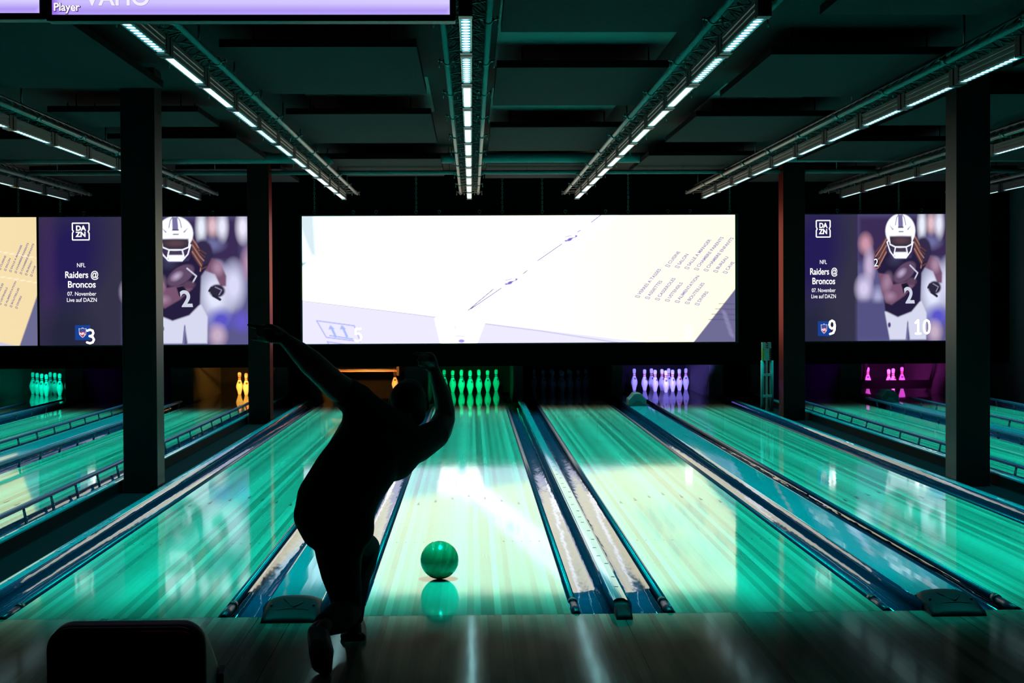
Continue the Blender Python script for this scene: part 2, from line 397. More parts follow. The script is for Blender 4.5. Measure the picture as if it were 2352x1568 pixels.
for a, b, lb in ((-7.95, -7.86, 'thin partition left of the teal pins'), (-6.56, -6.28, 'partition between the teal pins and the dim violet pit'), (-4.87, -4.50, 'partition lit orange left of the orange-lit pins'),
              (-3.26, -2.98, 'dark partition right of the orange-lit pins'), (-2.62, -2.455, 'orange-lit partition behind the bowler\'s raised left arm'), (-1.10, -.72, 'partition with a green right edge behind the bowler\'s head'),
              (.68, .83, 'dim green partition right of the green pins'), (2.27, 2.45, 'dark partition left of the violet-white pins'), (3.86, 4.10, 'violet partition right of the violet-white pins'),
              (4.55, 4.80, 'purple partition behind the striped stand'), (6.02, 6.36, 'purple partition left of the magenta pins'), (7.84, 7.98, 'red-edged partition right of the magenta pins')):
    o = obj('pit_partition', bxs((a, b, 24.6, 27.3, -.14, .95)), m_part); tag(centre(o), lb, 'partition', 'partitions between the pin pits'); bevel(o, .01)

# pins
m_pin = bpy.data.materials.new('pin coating'); m_pin.use_nodes = True
def build_pin_mat(m, mark):
    nt = m.node_tree; b = nt.nodes['Principled BSDF']; N = nt.nodes.new; L = nt.links.new
    tc = N('ShaderNodeTexCoord'); sp = N('ShaderNodeSeparateXYZ'); L(tc.outputs['Object'], sp.inputs[0])
    def M_(op, a, bb, cc=None):
        n = N('ShaderNodeMath'); n.operation = op
        for i, v in enumerate((a, bb, cc)):
            if v is None: continue
            if isinstance(v, (int, float)): n.inputs[i].default_value = v
            else: L(v, n.inputs[i])
        return n.outputs[0]
    r1 = M_('COMPARE', sp.outputs[2], .290, .0055); r2 = M_('COMPARE', sp.outputs[2], .262, .0055); bands = M_('ADD', r1, r2)
    dx = M_('MULTIPLY', M_('SUBTRACT', sp.outputs[0], .012), 1.0); dz = M_('SUBTRACT', sp.outputs[2], .205)
    d = M_('SQRT', M_('ADD', M_('MULTIPLY', dx, dx), M_('MULTIPLY', dz, dz)), None)
    mk = M_('MULTIPLY', M_('LESS_THAN', d, .017), M_('LESS_THAN', sp.outputs[1], 0.0))
    m1 = N('ShaderNodeMix'); m1.data_type = 'RGBA'; m1.inputs[6].default_value = (.80, .80, .78, 1); m1.inputs[7].default_value = (.75, .02, .02, 1); L(bands, m1.inputs[0])
    m2 = N('ShaderNodeMix'); m2.data_type = 'RGBA'; L(m1.outputs[2], m2.inputs[6]); m2.inputs[7].default_value = (*mark, 1); L(mk, m2.inputs[0])
    L(m2.outputs[2], b.inputs['Base Color']); b.inputs['Roughness'].default_value = .2
build_pin_mat(m_pin, (.75, .05, .03)); m_pin2 = bpy.data.materials.new('pin coating blue mark'); m_pin2.use_nodes = True; build_pin_mat(m_pin2, (.15, .17, .3))
PROF = [(.0257, 0), (.0285, .004), (.036, .04), (.0455, .075), (.0545, .100), (.0605, .125), (.0602, .135), (.0572, .160), (.0485, .190), (.037, .220), (.0275, .242), (.0236, .258), (.0232, .275), (.0250, .298), (.0290, .320), (.0318, .340), (.0315, .355), (.0270, .370), (.017, .379), (.004, .381)]
bm = BM(); lathe(bm, PROF, 20); pin0 = obj('bowling_pin', bm, m_pin); bm = BM(); lathe(bm, PROF, 20); pin1 = obj('bowling_pin', bm, m_pin2)
SPOTS = {1: (0, 0), 2: (-.1524, 1), 3: (.1524, 1), 4: (-.3048, 2), 5: (0, 2), 6: (.3048, 2), 7: (-.4572, 3), 8: (-.1524, 3), 9: (.1524, 3), 10: (.4572, 3)}
SPOTN = {1: 'front pin', 2: 'second-row left pin', 3: 'second-row right pin', 4: 'third-row left pin', 5: 'third-row middle pin', 6: 'third-row right pin', 7: 'back-row far left pin', 8: 'back-row pin left of middle', 9: 'back-row pin right of middle', 10: 'back-row far right pin'}
SETS = {2: range(1, 11), 4: (1, 2, 5, 10), 5: (10,), 6: range(1, 11), 7: range(1, 11), 8: range(1, 11), 10: (1, 3, 8, 10)}
RED = {(2, 6), (2, 10), (6, 2), (8, 5), (8, 6), (10, 3), (4, 1)}
first = {0: True, 1: True}
for n, pins in SETS.items():
    for k in pins:
        dx, row = SPOTS[k]; src, i = (pin0, 0) if (n, k) in RED else (pin1, 1)
        if first[i]: o = src; first[i] = False
        else: o = src.copy(); C.objects.link(o)
        o.location = (LANES[n]+dx, HEADPIN+row*.264, .0005); o.rotation_euler = (0, 0, random.uniform(-.5, .5))
        tag(o, f'{SPOTN[k]} of the {PITNAME[n]} set of bowling pins' if n not in (5,) else 'single amber-lit pin half hidden under the pinsetter, above the bowler\'s head', 'bowling pin', f'pins of the {PITNAME[n]} set')

# pinsetter of the lane behind the bowler, lowered
x = LANES[5]; t = thing('pinsetter', 'lowered pinsetter table with amber strip above the bowler\'s head', 'pinsetter', (x, 25.6, 0))
obj('table', bxs((x-.60, x+.60, 25.65, 27.0, .40, .52)), m_mach, t)
obj('table_edge', bxs((x-.60, x+.60, 25.62, 25.65, .40, .417)), mat('red edge', (.5, .03, .015), .4), t)
bm = BM(); prism(bm, [(24.9, .545), (24.93, .52), (25.02, .52), (25.02, .56), (24.9, .56)], x-.55, x+.55, axis='x'); obj('amber_strip', bm, mat('amber strip', (.75, .55, .2), .25, metal=.6), t)
for s in (-1, 1): obj('side_arm', bxs((x+s*.59-.02, x+s*.59+.02, 25.0, 27.0, .36, .80)), m_mach, t)
# sweep on the magenta lane
x = LANES[10]; t = thing('pin_sweep', 'black sweep bar lowered in front of the magenta pins', 'sweep', (x, 25.3, 0))
obj('sweep_bar', bxs((x-.60, x+.58, 25.38, 25.44, .075, .215)), mat('sweep black', (.002, .0015, .002), .9, spec=.03), t)
for s in (-1, 1):
    bm = BM(); tube(bm, [(x+s*.57, 25.46, .12), (x+s*.58, 25.2, .45), (x+s*.60, 25.1, .90)], .035, 8); obj('sweep_arm', bm, m_mach, t)
for xx, lb in ((LANES[5], 'gold-lit edge trim above the red and amber pin pit'), (LANES[4], 'orange-lit edge trim above the orange pin pit')):
    bm = BM(); tube(bm, [(xx-.55, 24.75, .60), (xx+.55, 24.75, .60)], .010, 8)
    for s in (-1, 1): tube(bm, [(xx+s*.5, 24.75, .60), (xx+s*.5, 24.75, .9), (xx+s*.5, 23.28, .9)], .006, 6)
    tag(centre(obj('pit_edge_trim', bm, m_pipe)), lb, 'trim strip')

# ---------------------------------------------------------------- pillars
for x0, x1, y0, y1, lb in ((-2.902, -2.62, 12.66, 12.96, 'near left square pillar, grey, standing in the left walkway'), (-2.902, -2.62, 19.75, 20.05, 'far left square pillar with a pinkish lit side, behind the raised left hand'),
                           (4.08, 4.367, 12.66, 12.96, 'near right square pillar, dark, cutting off the right screen'), (4.08, 4.367, 19.75, 20.05, 'far right square pillar with a reddish lit side, beside the striped stand')):
    o = obj('square_pillar', bxs((x0, x1, y0, y1, -.002, CEIL)), m_pillar if y0 < 15 else m_pillar_pinklit); o['kind'] = 'structure'; centre(o); tag(o, lb, 'pillar', 'square pillars'); bevel(o, .006)

# striped stand beside the far right pillar
Y = 21.45; t = thing('striped_stand', 'teal upright stand with white crossbars and red-yellow striped top, beside the far right pillar', 'stand', (4.18, Y, 0))
def X_(px): return (px-1083.1)*Y/FPX
xa, xb = X_(1749), X_(1778); m_st = mat('stand teal', (.05, .17, .16), .5); m_wh = mat('stand white', (.35, .32, .30), .5)
for s, xx in ((0, xa+.03), (1, xb-.02)):
    bm = BM(); tube(bm, [(xx, Y, .0), (xx, Y, .72)], .028, 10); obj('upright', bm, m_st, t)
for zz in (.20, .50): obj('crossbar', bxs((xa+.03, xb-.02, Y-.035, Y+.02, zz, zz+.035)), m_wh, t)
obj('rear_board', bxs((xa+.09, xb-.06, Y+.05, Y+.07, .0, .95)), m_wh, t)
bm = BM(); m_sr = mat('stand red', (.40, .02, .02), .5); m_sy = mat('stand yellow', (.40, .32, .06), .5)
for k in range(9):
    z0 = .72+k*.029
    if k < 6: box(bm, xa+.02, xa+.055, Y-.03, Y+.03, z0, z0+.026, 1); box(bm, xa+.055, xb-.055, Y-.03, Y+.03, z0, z0+.026, 0); box(bm, xb-.055, xb-.03, Y-.031, Y+.03, z0, z0+.018, 2)
    else: box(bm, xa+.02, xa+.075, Y-.03, Y+.03, z0, z0+.026, 0); box(bm, xa+.075, xb-.07, Y-.031, Y+.03, z0, z0+.018, 2); box(bm, xb-.07, xb-.03, Y-.03, Y+.03, z0, z0+.026, 0)
obj('striped_top', bm, [m_wh, m_sy, m_sr], t)

# ---------------------------------------------------------------- ceiling slabs
COLS = [(-5.80, -4.45, 'outer left'), (-3.87, -2.50, 'left'), (-1.72, -.37, 'centre-left'), (.20, 1.57, 'centre-right'), (2.15, 3.54, 'right'), (4.10, 5.47, 'outer right'), (6.05, 7.4, 'far right')]
ROWS = [[(8.2, 10.5), (12.3, 14.6), (16.3, 18.6), (20.1, 22.3)], [(8.2, 12.45) , (14.0, 15.2), (16.27, 18.6), (20.0, 22.2)], [(6.6, 8.9), (10.47, 12.82), (14.2, 16.78), (18.65, 21.2)],
        [(7.6, 9.9), (11.4, 13.6), (15.3, 17.7), (19.3, 21.6)], [(7.1, 9.3), (10.8, 13.05), (14.42, 16.75), (18.3, 20.6)], [(9.1, 11.4), (12.9, 15.2), (16.7, 19.0), (20.4, 22.4)], [(9.1, 11.4), (12.9, 15.2), (16.7, 19.0), (20.4, 22.4)]]
ORD = ['nearest', 'second', 'third', 'farthest']
for (a, b, nm), rows in zip(COLS, ROWS):
    for k, (y0, y1) in enumerate(rows):
        t = thing('acoustic_panel', f'dark felt acoustic slab under the ceiling, {ORD[k]} of the {nm} row', 'ceiling panel', ((a+b)/2, y0, 3.33), 'acoustic slabs')
        p = obj('felt_slab', bxs((a, b, y0, y1, 3.33, 3.385)), [m_slab, m_slabedge], t)
        for f in p.data.polygons:
            if abs(f.normal.z) < .5: f.material_index = 1
        for hx in (a+.2, b-.2):
            for hy in (y0+.25, y1-.25): bm = BM(); tube(bm, [(hx, hy, 3.385), (hx, hy, CEIL)], .006, 6); obj('hanger', bm, m_slabedge, t)
# ceiling plaster between the slabs, pink screen light painted into its colour
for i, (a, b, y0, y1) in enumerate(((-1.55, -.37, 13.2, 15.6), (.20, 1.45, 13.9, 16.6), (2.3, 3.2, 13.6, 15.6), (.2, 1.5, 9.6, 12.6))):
    o = obj('pinklit_patch', bxs((a, b, y0, y1, CEIL-.006, CEIL)), mat('pink-lit plaster', (.5, .16, .15), .9, bump=.003, bscale=30, var=.25)); o['kind'] = 'structure'; o.name = f'trim_{i+5}'
# ducts
for zz, yy, r, lb in ((3.40, 19.3, .065, 'thick teal duct crossing under the ceiling near the far end'), (3.27, 19.9, .028, 'thin conduit crossing just below the thick duct')):
    bm = BM(); tube(bm, [(-6.5, yy, zz), (8.2, yy, zz)], r, 14)
    for k in range(15): tube(bm, [(-6.4+k*1.02, yy, zz), (-6.4+k*1.02, yy, CEIL)], .006, 6)
    tag(centre(obj('ceiling_duct', bm, mat('duct', (.16, .17, .17), .5, metal=.3))), lb, 'duct')

# ---------------------------------------------------------------- trusses with LED battens
TR = [(-5.80, 'far left', 'LL'), (-3.92, 'second left', 'D'), (-1.832, 'left of centre', 'L'), (-.024, 'centre', 'W'), (1.535, 'right of centre', 'W'), (3.378, 'second right', 'D'), (5.40, 'third right', 'D'), (7.32, 'far right', 'D')]
LEDZ = 3.068
def lens_mat(name, white):
    m = bpy.data.materials.new(name); m.use_nodes = True; nt = m.node_tree; nt.nodes.clear(); N = nt.nodes.new; L = nt.links.new
    e = N('ShaderNodeEmission'); o = N('ShaderNodeOutputMaterial'); L(e.outputs[0], o.inputs[0])
    if white: e.inputs[0].default_value = (.42, .95, 1, 1); e.inputs[1].default_value = 4.0
    else:
        tc = N('ShaderNodeTexCoord'); sp = N('ShaderNodeSeparateXYZ'); L(tc.outputs['Object'], sp.inputs[0])
        def M_(op, a, bb=None):
            n = N('ShaderNodeMath'); n.operation = op
            for i, v in enumerate((a, bb)):
                if v is None: continue
                if isinstance(v, (int, float)): n.inputs[i].default_value = v
                else: L(v, n.inputs[i])
            return n.outputs[0]
        fy = M_('SUBTRACT', M_('FRACT', M_('MULTIPLY', sp.outputs[1], 11.5)), .5); fx = M_('MULTIPLY', sp.outputs[0], 38)
        d = M_('SQRT', M_('ADD', M_('MULTIPLY', fy, M_('MULTIPLY', fy, 6.0)), M_('MULTIPLY', fx, fx)))
        mr = N('ShaderNodeMapRange'); mr.interpolation_type = 'SMOOTHSTEP'; mr.inputs[1].default_value = 1.15; mr.inputs[2].default_value = .55; L(d, mr.inputs[0])
        mx = N('ShaderNodeMix'); mx.data_type = 'RGBA'; mx.inputs[6].default_value = (.01, .32, .50, 1); mx.inputs[7].default_value = (1.6, 2.6, 2.6, 1); L(mr.outputs[0], mx.inputs[0]); L(mx.outputs[2], e.inputs[0])
    return m
m_dot = lens_mat('batten lens dotted', False); m_wht = lens_mat('batten lens full', True)
BL = 1.085
def batten(white):
    t = thing('led_batten', 'x', 'light bar', (0, 0, LEDZ), 'LED battens under the trusses')
    bm = BM(); hw = .033
    prof = [(-hw, .004), (-hw, .030), (-hw+.006, .034), (-hw, .040), (-hw, .062), (-hw+.006, .066), (-hw, .072), (-hw, .095), (-.02, .100), (.02, .100), (hw, .095), (hw, .072), (hw-.006, .066), (hw, .062), (hw, .040), (hw-.006, .034), (hw, .030), (hw, .004)]
    prism(bm, prof, 0, BL); obj('housing', bm, m_fin, t, loc=(0, 0, 0))
    bm = BM(); box(bm, -hw-.001, -hw+.009, 0, BL, -.003, .006); box(bm, hw-.009, hw+.001, 0, BL, -.003, .006); obj('lip', bm, m_trim, t, loc=(0, 0, 0))
    bm = BM(); box(bm, -hw+.009, hw-.009, 0, BL, -.001, .003); obj('lens', bm, m_wht if white else m_dot, t, loc=(0, 0, 0))
    for y0 in (-.085, BL): bm = BM(); box(bm, -.036, .036, y0, y0+.085, -.012, .106); obj('end_cap', bm, m_clip, t, loc=(0, 0, 0))
    ld = bpy.data.lights.new('batten_beam', 'AREA'); ld.shape = 'RECTANGLE'; ld.size = .045; ld.size_y = BL; ld.energy = LED_POWER; ld.color = LED_COLOR; ld.spread = LED_SPREAD
    ld.use_nodes = True; nt = ld.node_tree; e = nt.nodes['Emission']; g = nt.nodes.new('ShaderNodeNewGeometry'); sp = nt.nodes.new('ShaderNodeSeparateXYZ')
    ab = nt.nodes.new('ShaderNodeMath'); ab.operation = 'ABSOLUTE'; mr = nt.nodes.new('ShaderNodeMapRange'); mr.interpolation_type = 'SMOOTHSTEP'
    mr.inputs[1].default_value = .40; mr.inputs[2].default_value = .05         # lens optic: narrow along the hall, wide across it
    nt.links.new(g.outputs['Incoming'], sp.inputs[0]); nt.links.new(sp.outputs[1], ab.inputs[0]); nt.links.new(ab.outputs[0], mr.inputs[0]); nt.links.new(mr.outputs[0], e.inputs['Strength'])
    lo = bpy.data.objects.new('batten_beam', ld); C.objects.link(lo); lo.parent = t; lo.location = (0, BL/2, -.006)
    return t
protos = {False: batten(False), True: batten(True)}; used = {False: False, True: False}
NUM = ['nearest', 'second', 'third', 'fourth', 'fifth', 'sixth', 'seventh', 'eighth', 'ninth', 'tenth', 'eleventh']
for X, nm, st in TR:
    base = Vector((X, 6.4, 3.17)); t = thing('lighting_truss', f'grey lighting truss running down the hall, {nm} in the row of trusses', 'truss', base, 'lighting trusses')
    sep = .131; zl, zt = 3.198, 3.31
    for s in (-1, 1): bm = BM(); tube(bm, [(X+s*sep, 6.4, zl), (X+s*sep, 22.8, zl)], .0215, 12); obj('main_pipe', bm, m_pipe, t)
    bm = BM(); tube(bm, [(X, 6.4, zt), (X, 22.8, zt)], .016, 8); obj('top_pipe', bm, m_fin, t)
    bm = BM(); y = 6.5; k = 0
    while y < 22.7:
        s = 1 if k % 2 else -1
        tube(bm, [(X+s*sep, y, zl), (X-s*sep, y+.24, zl)], .0055, 5); tube(bm, [(X-sep, y, zl), (X, y+.12, zt)], .005, 5); tube(bm, [(X+sep, y, zl), (X, y+.12, zt)], .005, 5)
        tube(bm, [(X, y+.12, zt), (X-sep, y+.24, zl)], .005, 5); tube(bm, [(X, y+.12, zt), (X+sep, y+.24, zl)], .005, 5)
        y += .24; k += 1
    obj('lattice', bm, m_fin, t)
    y = 8.75; k = 0
    while y < 22.5:
        for s in (-1, 1):
            bm = BM(); cx = X+s*sep
            ring = [(cx+.026*math.cos(a*PI/8), y, zl+.026*math.sin(a*PI/8)) for a in range(17)]
            tube(bm, ring, .006, 5, cap=False)
            for q in (-1, 1):
                tube(bm, [(cx+q*.03, y, zl), (cx+q*.062, y, zl+.008)], .007, 6); tube(bm, [(cx+q*.05, y, zl+.022), (cx+q*.055, y-.01, zl-.045)], .004, 5)
            obj('clamp', bm, m_steel, t)
        if not any(a-.03 < X < b+.03 and y0-.05 < y+.05 < y1+.05 for (a, b, _), rw in zip(COLS, ROWS) for y0, y1 in rw):
            bm = BM(); tube(bm, [(X, y+.05, zt), (X, y+.05, CEIL)], .008, 6); obj('hanger', bm, m_fin, t)
        y += 1.53 if k % 2 else 3.05-1.53; k += 1
    for j in range(11):
        y0 = 7.97+1.285*j
        if st == 'W': wh = j >= 2
        elif st == 'L': wh = j in (1, 2) or j >= 7
        else: wh = False
        if not used[wh]: o = protos[wh]; used[wh] = True
        else: o = dup(protos[wh], (0, 0, 0), '')
        o.location = (X, y0, LEDZ); o['label'] = f'LED light bar with black ends under the {nm} truss, {NUM[j]} from the camera'

# ---------------------------------------------------------------- LED screens
def hexc(r, g, b, k=1.0):
    f = lambda c: ((c/255+.055)/1.055)**2.4 if c > 10 else c/255/12.92
    return np.array([f(r), f(g), f(b)])*k
DIG = {'0': [[(.5, 0), (.22, .10), (.10, .35), (.10, .65), (.22, .90), (.5, 1), (.78, .90), (.90, .65), (.90, .35), (.78, .10), (.5, 0)]],
       '1': [[(.18, .80), (.55, 1), (.55, 0)], [(.2, 0), (.9, 0)]],
       '3': [[(.12, .93), (.45, 1), (.75, .93), (.84, .75), (.70, .57), (.38, .53)], [(.38, .53), (.75, .46), (.90, .27), (.75, .07), (.42, 0), (.08, .07)]],
       '5': [[(.84, 1), (.20, 1), (.17, .57)], [(.17, .57), (.5, .63), (.80, .52), (.90, .30), (.75, .07), (.42, 0), (.10, .06)]],
       '8': [[(.5, .54), (.22, .62), (.15, .78), (.28, .95), (.5, 1), (.72, .95), (.85, .78), (.78, .62), (.5, .54), (.20, .44), (.09, .25), (.22, .06), (.5, 0), (.78, .06), (.91, .25), (.80, .44), (.5, .54)]],
       '9': [[(.86, .62), (.72, .46), (.48, .40), (.20, .50), (.10, .70), (.22, .92), (.5, 1), (.78, .90), (.90, .62), (.86, .32), (.66, .08), (.2, 0)]]}
def ribbon(bm, pts, wd, Y):
    for (x1, z1), (x2, z2) in zip(pts, pts[1:]):
        d = Vector((x2-x1, z2-z1)); L_ = d.length or 1e-6; n_ = Vector((-d.y, d.x))/L_*wd/2
        bm.faces.new([bm.verts.new((x, Y, z)) for x, z in ((x1-n_.x, z1-n_.y), (x2-n_.x, z2-n_.y), (x2+n_.x, z2+n_.y), (x1+n_.x, z1+n_.y))])
    for x, z in pts: bm.faces.new([bm.verts.new((x+wd/2*math.cos(a*PI/6), Y, z+wd/2*math.sin(a*PI/6))) for a in range(12)])
def digits(s, h, m, loc, parent, q=1.0):
    bm = BM(); wch = h*.62*q; sp_ = h*.80*q; x = loc[0]-sp_*(len(s)-1)/2-wch/2
    for ch in s:
        for st_ in DIG[ch]: ribbon(bm, [(x+u*wch, loc[2]+(v-.5)*h) for u, v in st_], .036*h/.24, loc[1])
        x += sp_
    return obj('lane_number', bm, m, parent, fix=False)
class Canvas:
    """soft raster of the picture a screen is showing (photo pixels, origin top left)"""
    def __init__(s, w, h, step): s.w, s.h = w, h; s.nx = int(w/step)+1; s.ny = int(h/step)+1; s.X, s.Y = np.meshgrid(np.linspace(0, w, s.nx), np.linspace(0, h, s.ny)); s.c = np.zeros((s.ny, s.nx, 3))
    def mixin(s, a, col): a = np.clip(a, 0, 1)[..., None]; s.c = s.c*(1-a)+np.array(col)*a
    def ell(s, cx, cy, rx, ry, col, soft=.08, rot=0, al=1):
        c_, s_ = math.cos(rot), math.sin(rot); dx, dy = s.X-cx, s.Y-cy; u = (dx*c_+dy*s_)/rx; v = (-dx*s_+dy*c_)/ry; d = np.sqrt(u*u+v*v); s.mixin(al*np.clip((1+soft-d)/(2*soft), 0, 1), col)
    def poly(s, pts, col, soft=1.0, al=1):
        P = np.array(pts, float); ins = np.zeros(s.X.shape, bool); dist = np.full(s.X.shape, 1e9); n = len(P)
        for i in range(n):
            (x1, y1), (x2, y2) = P[i], P[(i+1) % n]
            cr = ((y1 > s.Y) != (y2 > s.Y)) & (s.X < (x2-x1)*(s.Y-y1)/((y2-y1) or 1e-9)+x1); ins ^= cr
            dx, dy = x2-x1, y2-y1; t = np.clip(((s.X-x1)*dx+(s.Y-y1)*dy)/(dx*dx+dy*dy+1e-9), 0, 1); dist = np.minimum(dist, np.hypot(s.X-x1-t*dx, s.Y-y1-t*dy))
        sd = np.where(ins, dist, -dist); s.mixin(al*np.clip(.5+sd/soft/2, 0, 1), col)
    def line(s, pts, wd, col, al=1):
        dist = np.full(s.X.shape, 1e9)
        for (x1, y1), (x2, y2) in zip(pts, pts[1:]):
            dx, dy = x2-x1, y2-y1; t = np.clip(((s.X-x1)*dx+(s.Y-y1)*dy)/(dx*dx+dy*dy+1e-9), 0, 1); dist = np.minimum(dist, np.hypot(s.X-x1-t*dx, s.Y-y1-t*dy))
        s.mixin(al*np.clip((wd/2+.7-dist)/1.2, 0, 1), col)
    def grad(s, c1, c2, horiz=True): t = (s.X/s.w if horiz else s.Y/s.h)[..., None]; s.c = np.array(c1)*(1-t)+np.array(c2)*t
m_disp = bpy.data.materials.new('screen picture'); m_disp.use_nodes = True; nt = m_disp.node_tree; nt.nodes.clear()
e = nt.nodes.new('ShaderNodeEmission'); o_ = nt.nodes.new('ShaderNodeOutputMaterial'); a_ = nt.nodes.new('ShaderNodeVertexColor'); a_.layer_name = 'picture'
nt.links.new(a_.outputs[0], e.inputs[0]); e.inputs[1].default_value = SCREEN_GAIN; nt.links.new(e.outputs[0], o_.inputs[0])

def show(cv, x0, x1, z0, z1, Y, parent, name='display'):
    nx, ny = cv.nx, cv.ny; me = bpy.data.meshes.new(name); base = parent.location
    xs = np.linspace(x0, x1, nx)-base.x; zs = np.linspace(z1, z0, ny)-base.z
    gx, gz = np.meshgrid(xs, zs); co = np.stack([gx, np.full_like(gx, Y-base.y), gz], -1).reshape(-1, 3)
    i = np.arange(nx*ny).reshape(ny, nx); q = np.stack([i[1:, :-1], i[1:, 1:], i[:-1, 1:], i[:-1, :-1]], -1).reshape(-1, 4)
    me.vertices.add(len(co)); me.vertices.foreach_set('co', co.ravel()); me.loops.add(q.size); me.loops.foreach_set('vertex_index', q.ravel().astype(np.int32))
    me.polygons.add(len(q)); me.polygons.foreach_set('loop_start', (np.arange(len(q))*4).astype(np.int32)); me.update(); me.validate()
    at_ = me.color_attributes.new('picture', 'FLOAT_COLOR', 'POINT'); at_.data.foreach_set('color', np.concatenate([cv.c.reshape(-1, 3), np.ones((nx*ny, 1))], 1).ravel())
    me.materials.append(m_disp); o = bpy.data.objects.new(name, me); C.objects.link(o); o.parent = parent; return o

SZ0, SZ1 = .945, 2.882; SH = SZ1-SZ0
def screen_frame(x0, x1, label, name='led_screen'):
    t = thing(name, label, 'LED screen', ((x0+x1)/2, SCR_Y, SZ0-.02))
    obj('housing', bxs((x0-.03, x1+.05, SCR_Y+.004, SCR_Y+.12, SZ0-.02, SZ1+.02)), m_house, t)
    return t
def eyebolt(x, t):
    bm = BM(); tube(bm, [(x+.022*math.cos(a*PI/5), SCR_Y+.06, SZ1+.065+.022*math.sin(a*PI/5)) for a in range(11)], .006, 5, cap=False); tube(bm, [(x, SCR_Y+.06, SZ1+.02), (x, SCR_Y+.06, SZ1+.045)], .009, 6)
    obj('eye_bolt', bm, m_steel, t)
def chain(x, label):
    z = SZ1+.095; bm = BM(); k = 0
    while z < CEIL-.01:
        pts = []
        for a in range(11):
            u = .012*math.cos(a*PI/5); v = .024*math.sin(a*PI/5)
            pts.append((x+(u if k % 2 else 0), SCR_Y+.06+(0 if k % 2 else u), z+v))
        tube(bm, pts, .005, 5, cap=False); z += .036; k += 1
    tube(bm, [(x-.02, SCR_Y+.06, z-.01), (x+.02, SCR_Y+.06, z-.01)], .012, 6)
    o = tag(centre(obj('hanging_chain', bm, m_steel)), label, 'chain', 'chains holding the screens'); return o
PXX = lambda px: (px-1083.1)*SCR_Y/FPX+ .0      # photo column -> metres on the screen plane
SL, SR = -2.5637, 4.0271

# -- centre screen: close view of a moving carton
cs = screen_frame(SL, SR, 'long bright central LED screen showing a cream carton with faint print')
W_, H_ = 996, 290; cv = Canvas(W_, H_, 1.5); o0 = (694, 495)
def pp(*pts): return [((x-o0[0]), (y-o0[1])) for x, y in pts]
cream = np.array([1.75, 1.70, 1.25]); cream2 = np.array([1.35, 1.22, .84]); white = np.array([2.3, 2.3, 2.35]); lav = np.array([.86, .84, 1.12])
cv.grad(cream, cream2)
cv.poly(pp((690, 490), (905, 490), (690, 618)), (1.1, 1.45, 1.6), 5); cv.poly(pp((690, 490), (720, 490), (725, 585), (715, 583), (700, 545), (690, 515)), (.72, .85, .92), 4)
cv.poly(pp((690, 600), (704, 600), (690, 612)), (.35, .45, .42), 3)
cv.poly(pp((690, 687), (930, 716), (1700, 812), (690, 812)), lav, 1.5)
cv.line(pp((694, 687), (930, 716), (1090, 738), (1240, 758), (1420, 786)), 1.6, (.55, .53, .72))
cv.poly(pp((1055, 722), (1326, 492), (1425, 492), (1110, 740), (1090, 790), (1012, 790), (998, 728)), white, 3)
for a, b in (((780, 584), (880, 512)), ((730, 655), (905, 560)), ((800, 662), (1110, 494)), ((700, 634), (760, 608)), ((732, 655), (870, 590))): cv.line(pp(a, b), 1.2, (.80, .72, 1.0), .8)
for a, b in (((1074, 710), (1132, 662)), ((1080, 707), (1150, 660)), ((1234, 598), (1290, 560)), ((1358, 511), (1382, 493)), ((1200, 628), (1210, 620)), ((1326, 533), (1333, 529))): cv.line(pp(a, b), 2.0, (.12, .08, .35))
for cx, cy in ((1170, 648), (1308, 550)):
    cv.ell(cx-694, cy-495, 8, 4, (.20, .14, .60), .4, -.4); cv.ell(cx-9-694, cy+3-495, 4, 2.5, (.25, .2, .7), .5); cv.ell(cx+15-694, cy-8-495, 3.5, 2.5, (.20, .14, .60), .4); cv.line(pp((cx-10, cy-6), (cx+4, cy-9)), 2, (.3, .25, .7)); cv.line(pp((cx+4, cy-3), (cx+14, cy-5)), 2, (.3, .25, .7))
cv.line(pp((1042, 744), (1046, 756)), 2, (.4, .38, .9)); cv.line(pp((1044, 768), (1064, 770)), 2, (.4, .38, .9)); cv.ell(1058-694, 780-495, 9, 5, (.38, .32, .9), .4)
cv.poly(pp((1588, 792), (1692, 662), (1700, 800)), (.16, .15, .30), 1.5)
for k in range(4): cv.line(pp((1652+k*-8, 698+k*12), (1692, 699+k*12)), 1, (.07, .07, .16))
for k in range(5): cv.ell(1665-694+k*4, 720-495+k*12, 9, 4, (.26, .24, .45), .5, .9)
cv.line(pp((726, 732), (748, 770), (826, 780), (812, 744), (726, 732)), 2.2, (.45, .45, .90)); cv.line(pp((750, 780), (790, 786), (822, 790)), 2, (.45, .45, .9)); cv.line(pp((750, 780), (756, 790)), 2, (.45, .45, .9))
for ax in (760, 786):
    cv.line(pp((ax, 748), (ax+9, 768)), 5, (.40, .52, .95)); cv.poly(pp((ax-7, 752), (ax-3, 742), (ax+7, 751)), (.40, .52, .95), 1)
cv.line(pp((756, 766), (808, 774)), 2.5, (.40, .52, .95))
cv.poly(pp((1240, 490), (1700, 490), (1700, 500), (1240, 494)), (1.5, 1.3, 1.3), 3, .3)
show(cv, SL, SR, SZ0, SZ1, SCR_Y, cs)
kx = (SR-SL)/996; kz = SH/290
def cpos(px, py, dy=.004): return (SL+(px-694)*kx, SCR_Y-dy, SZ1-(py-495)*kz)
m_ink = emis('screen ink', (.34, .30, .60), 1.0); m_ink2 = emis('screen ink pale', (.78, .72, 1.05), 1.0); m_num = emis('screen number', (1, 1, 1), 3.0); m_tx = emis('screen text', (1, 1, 1.02), 1.15)
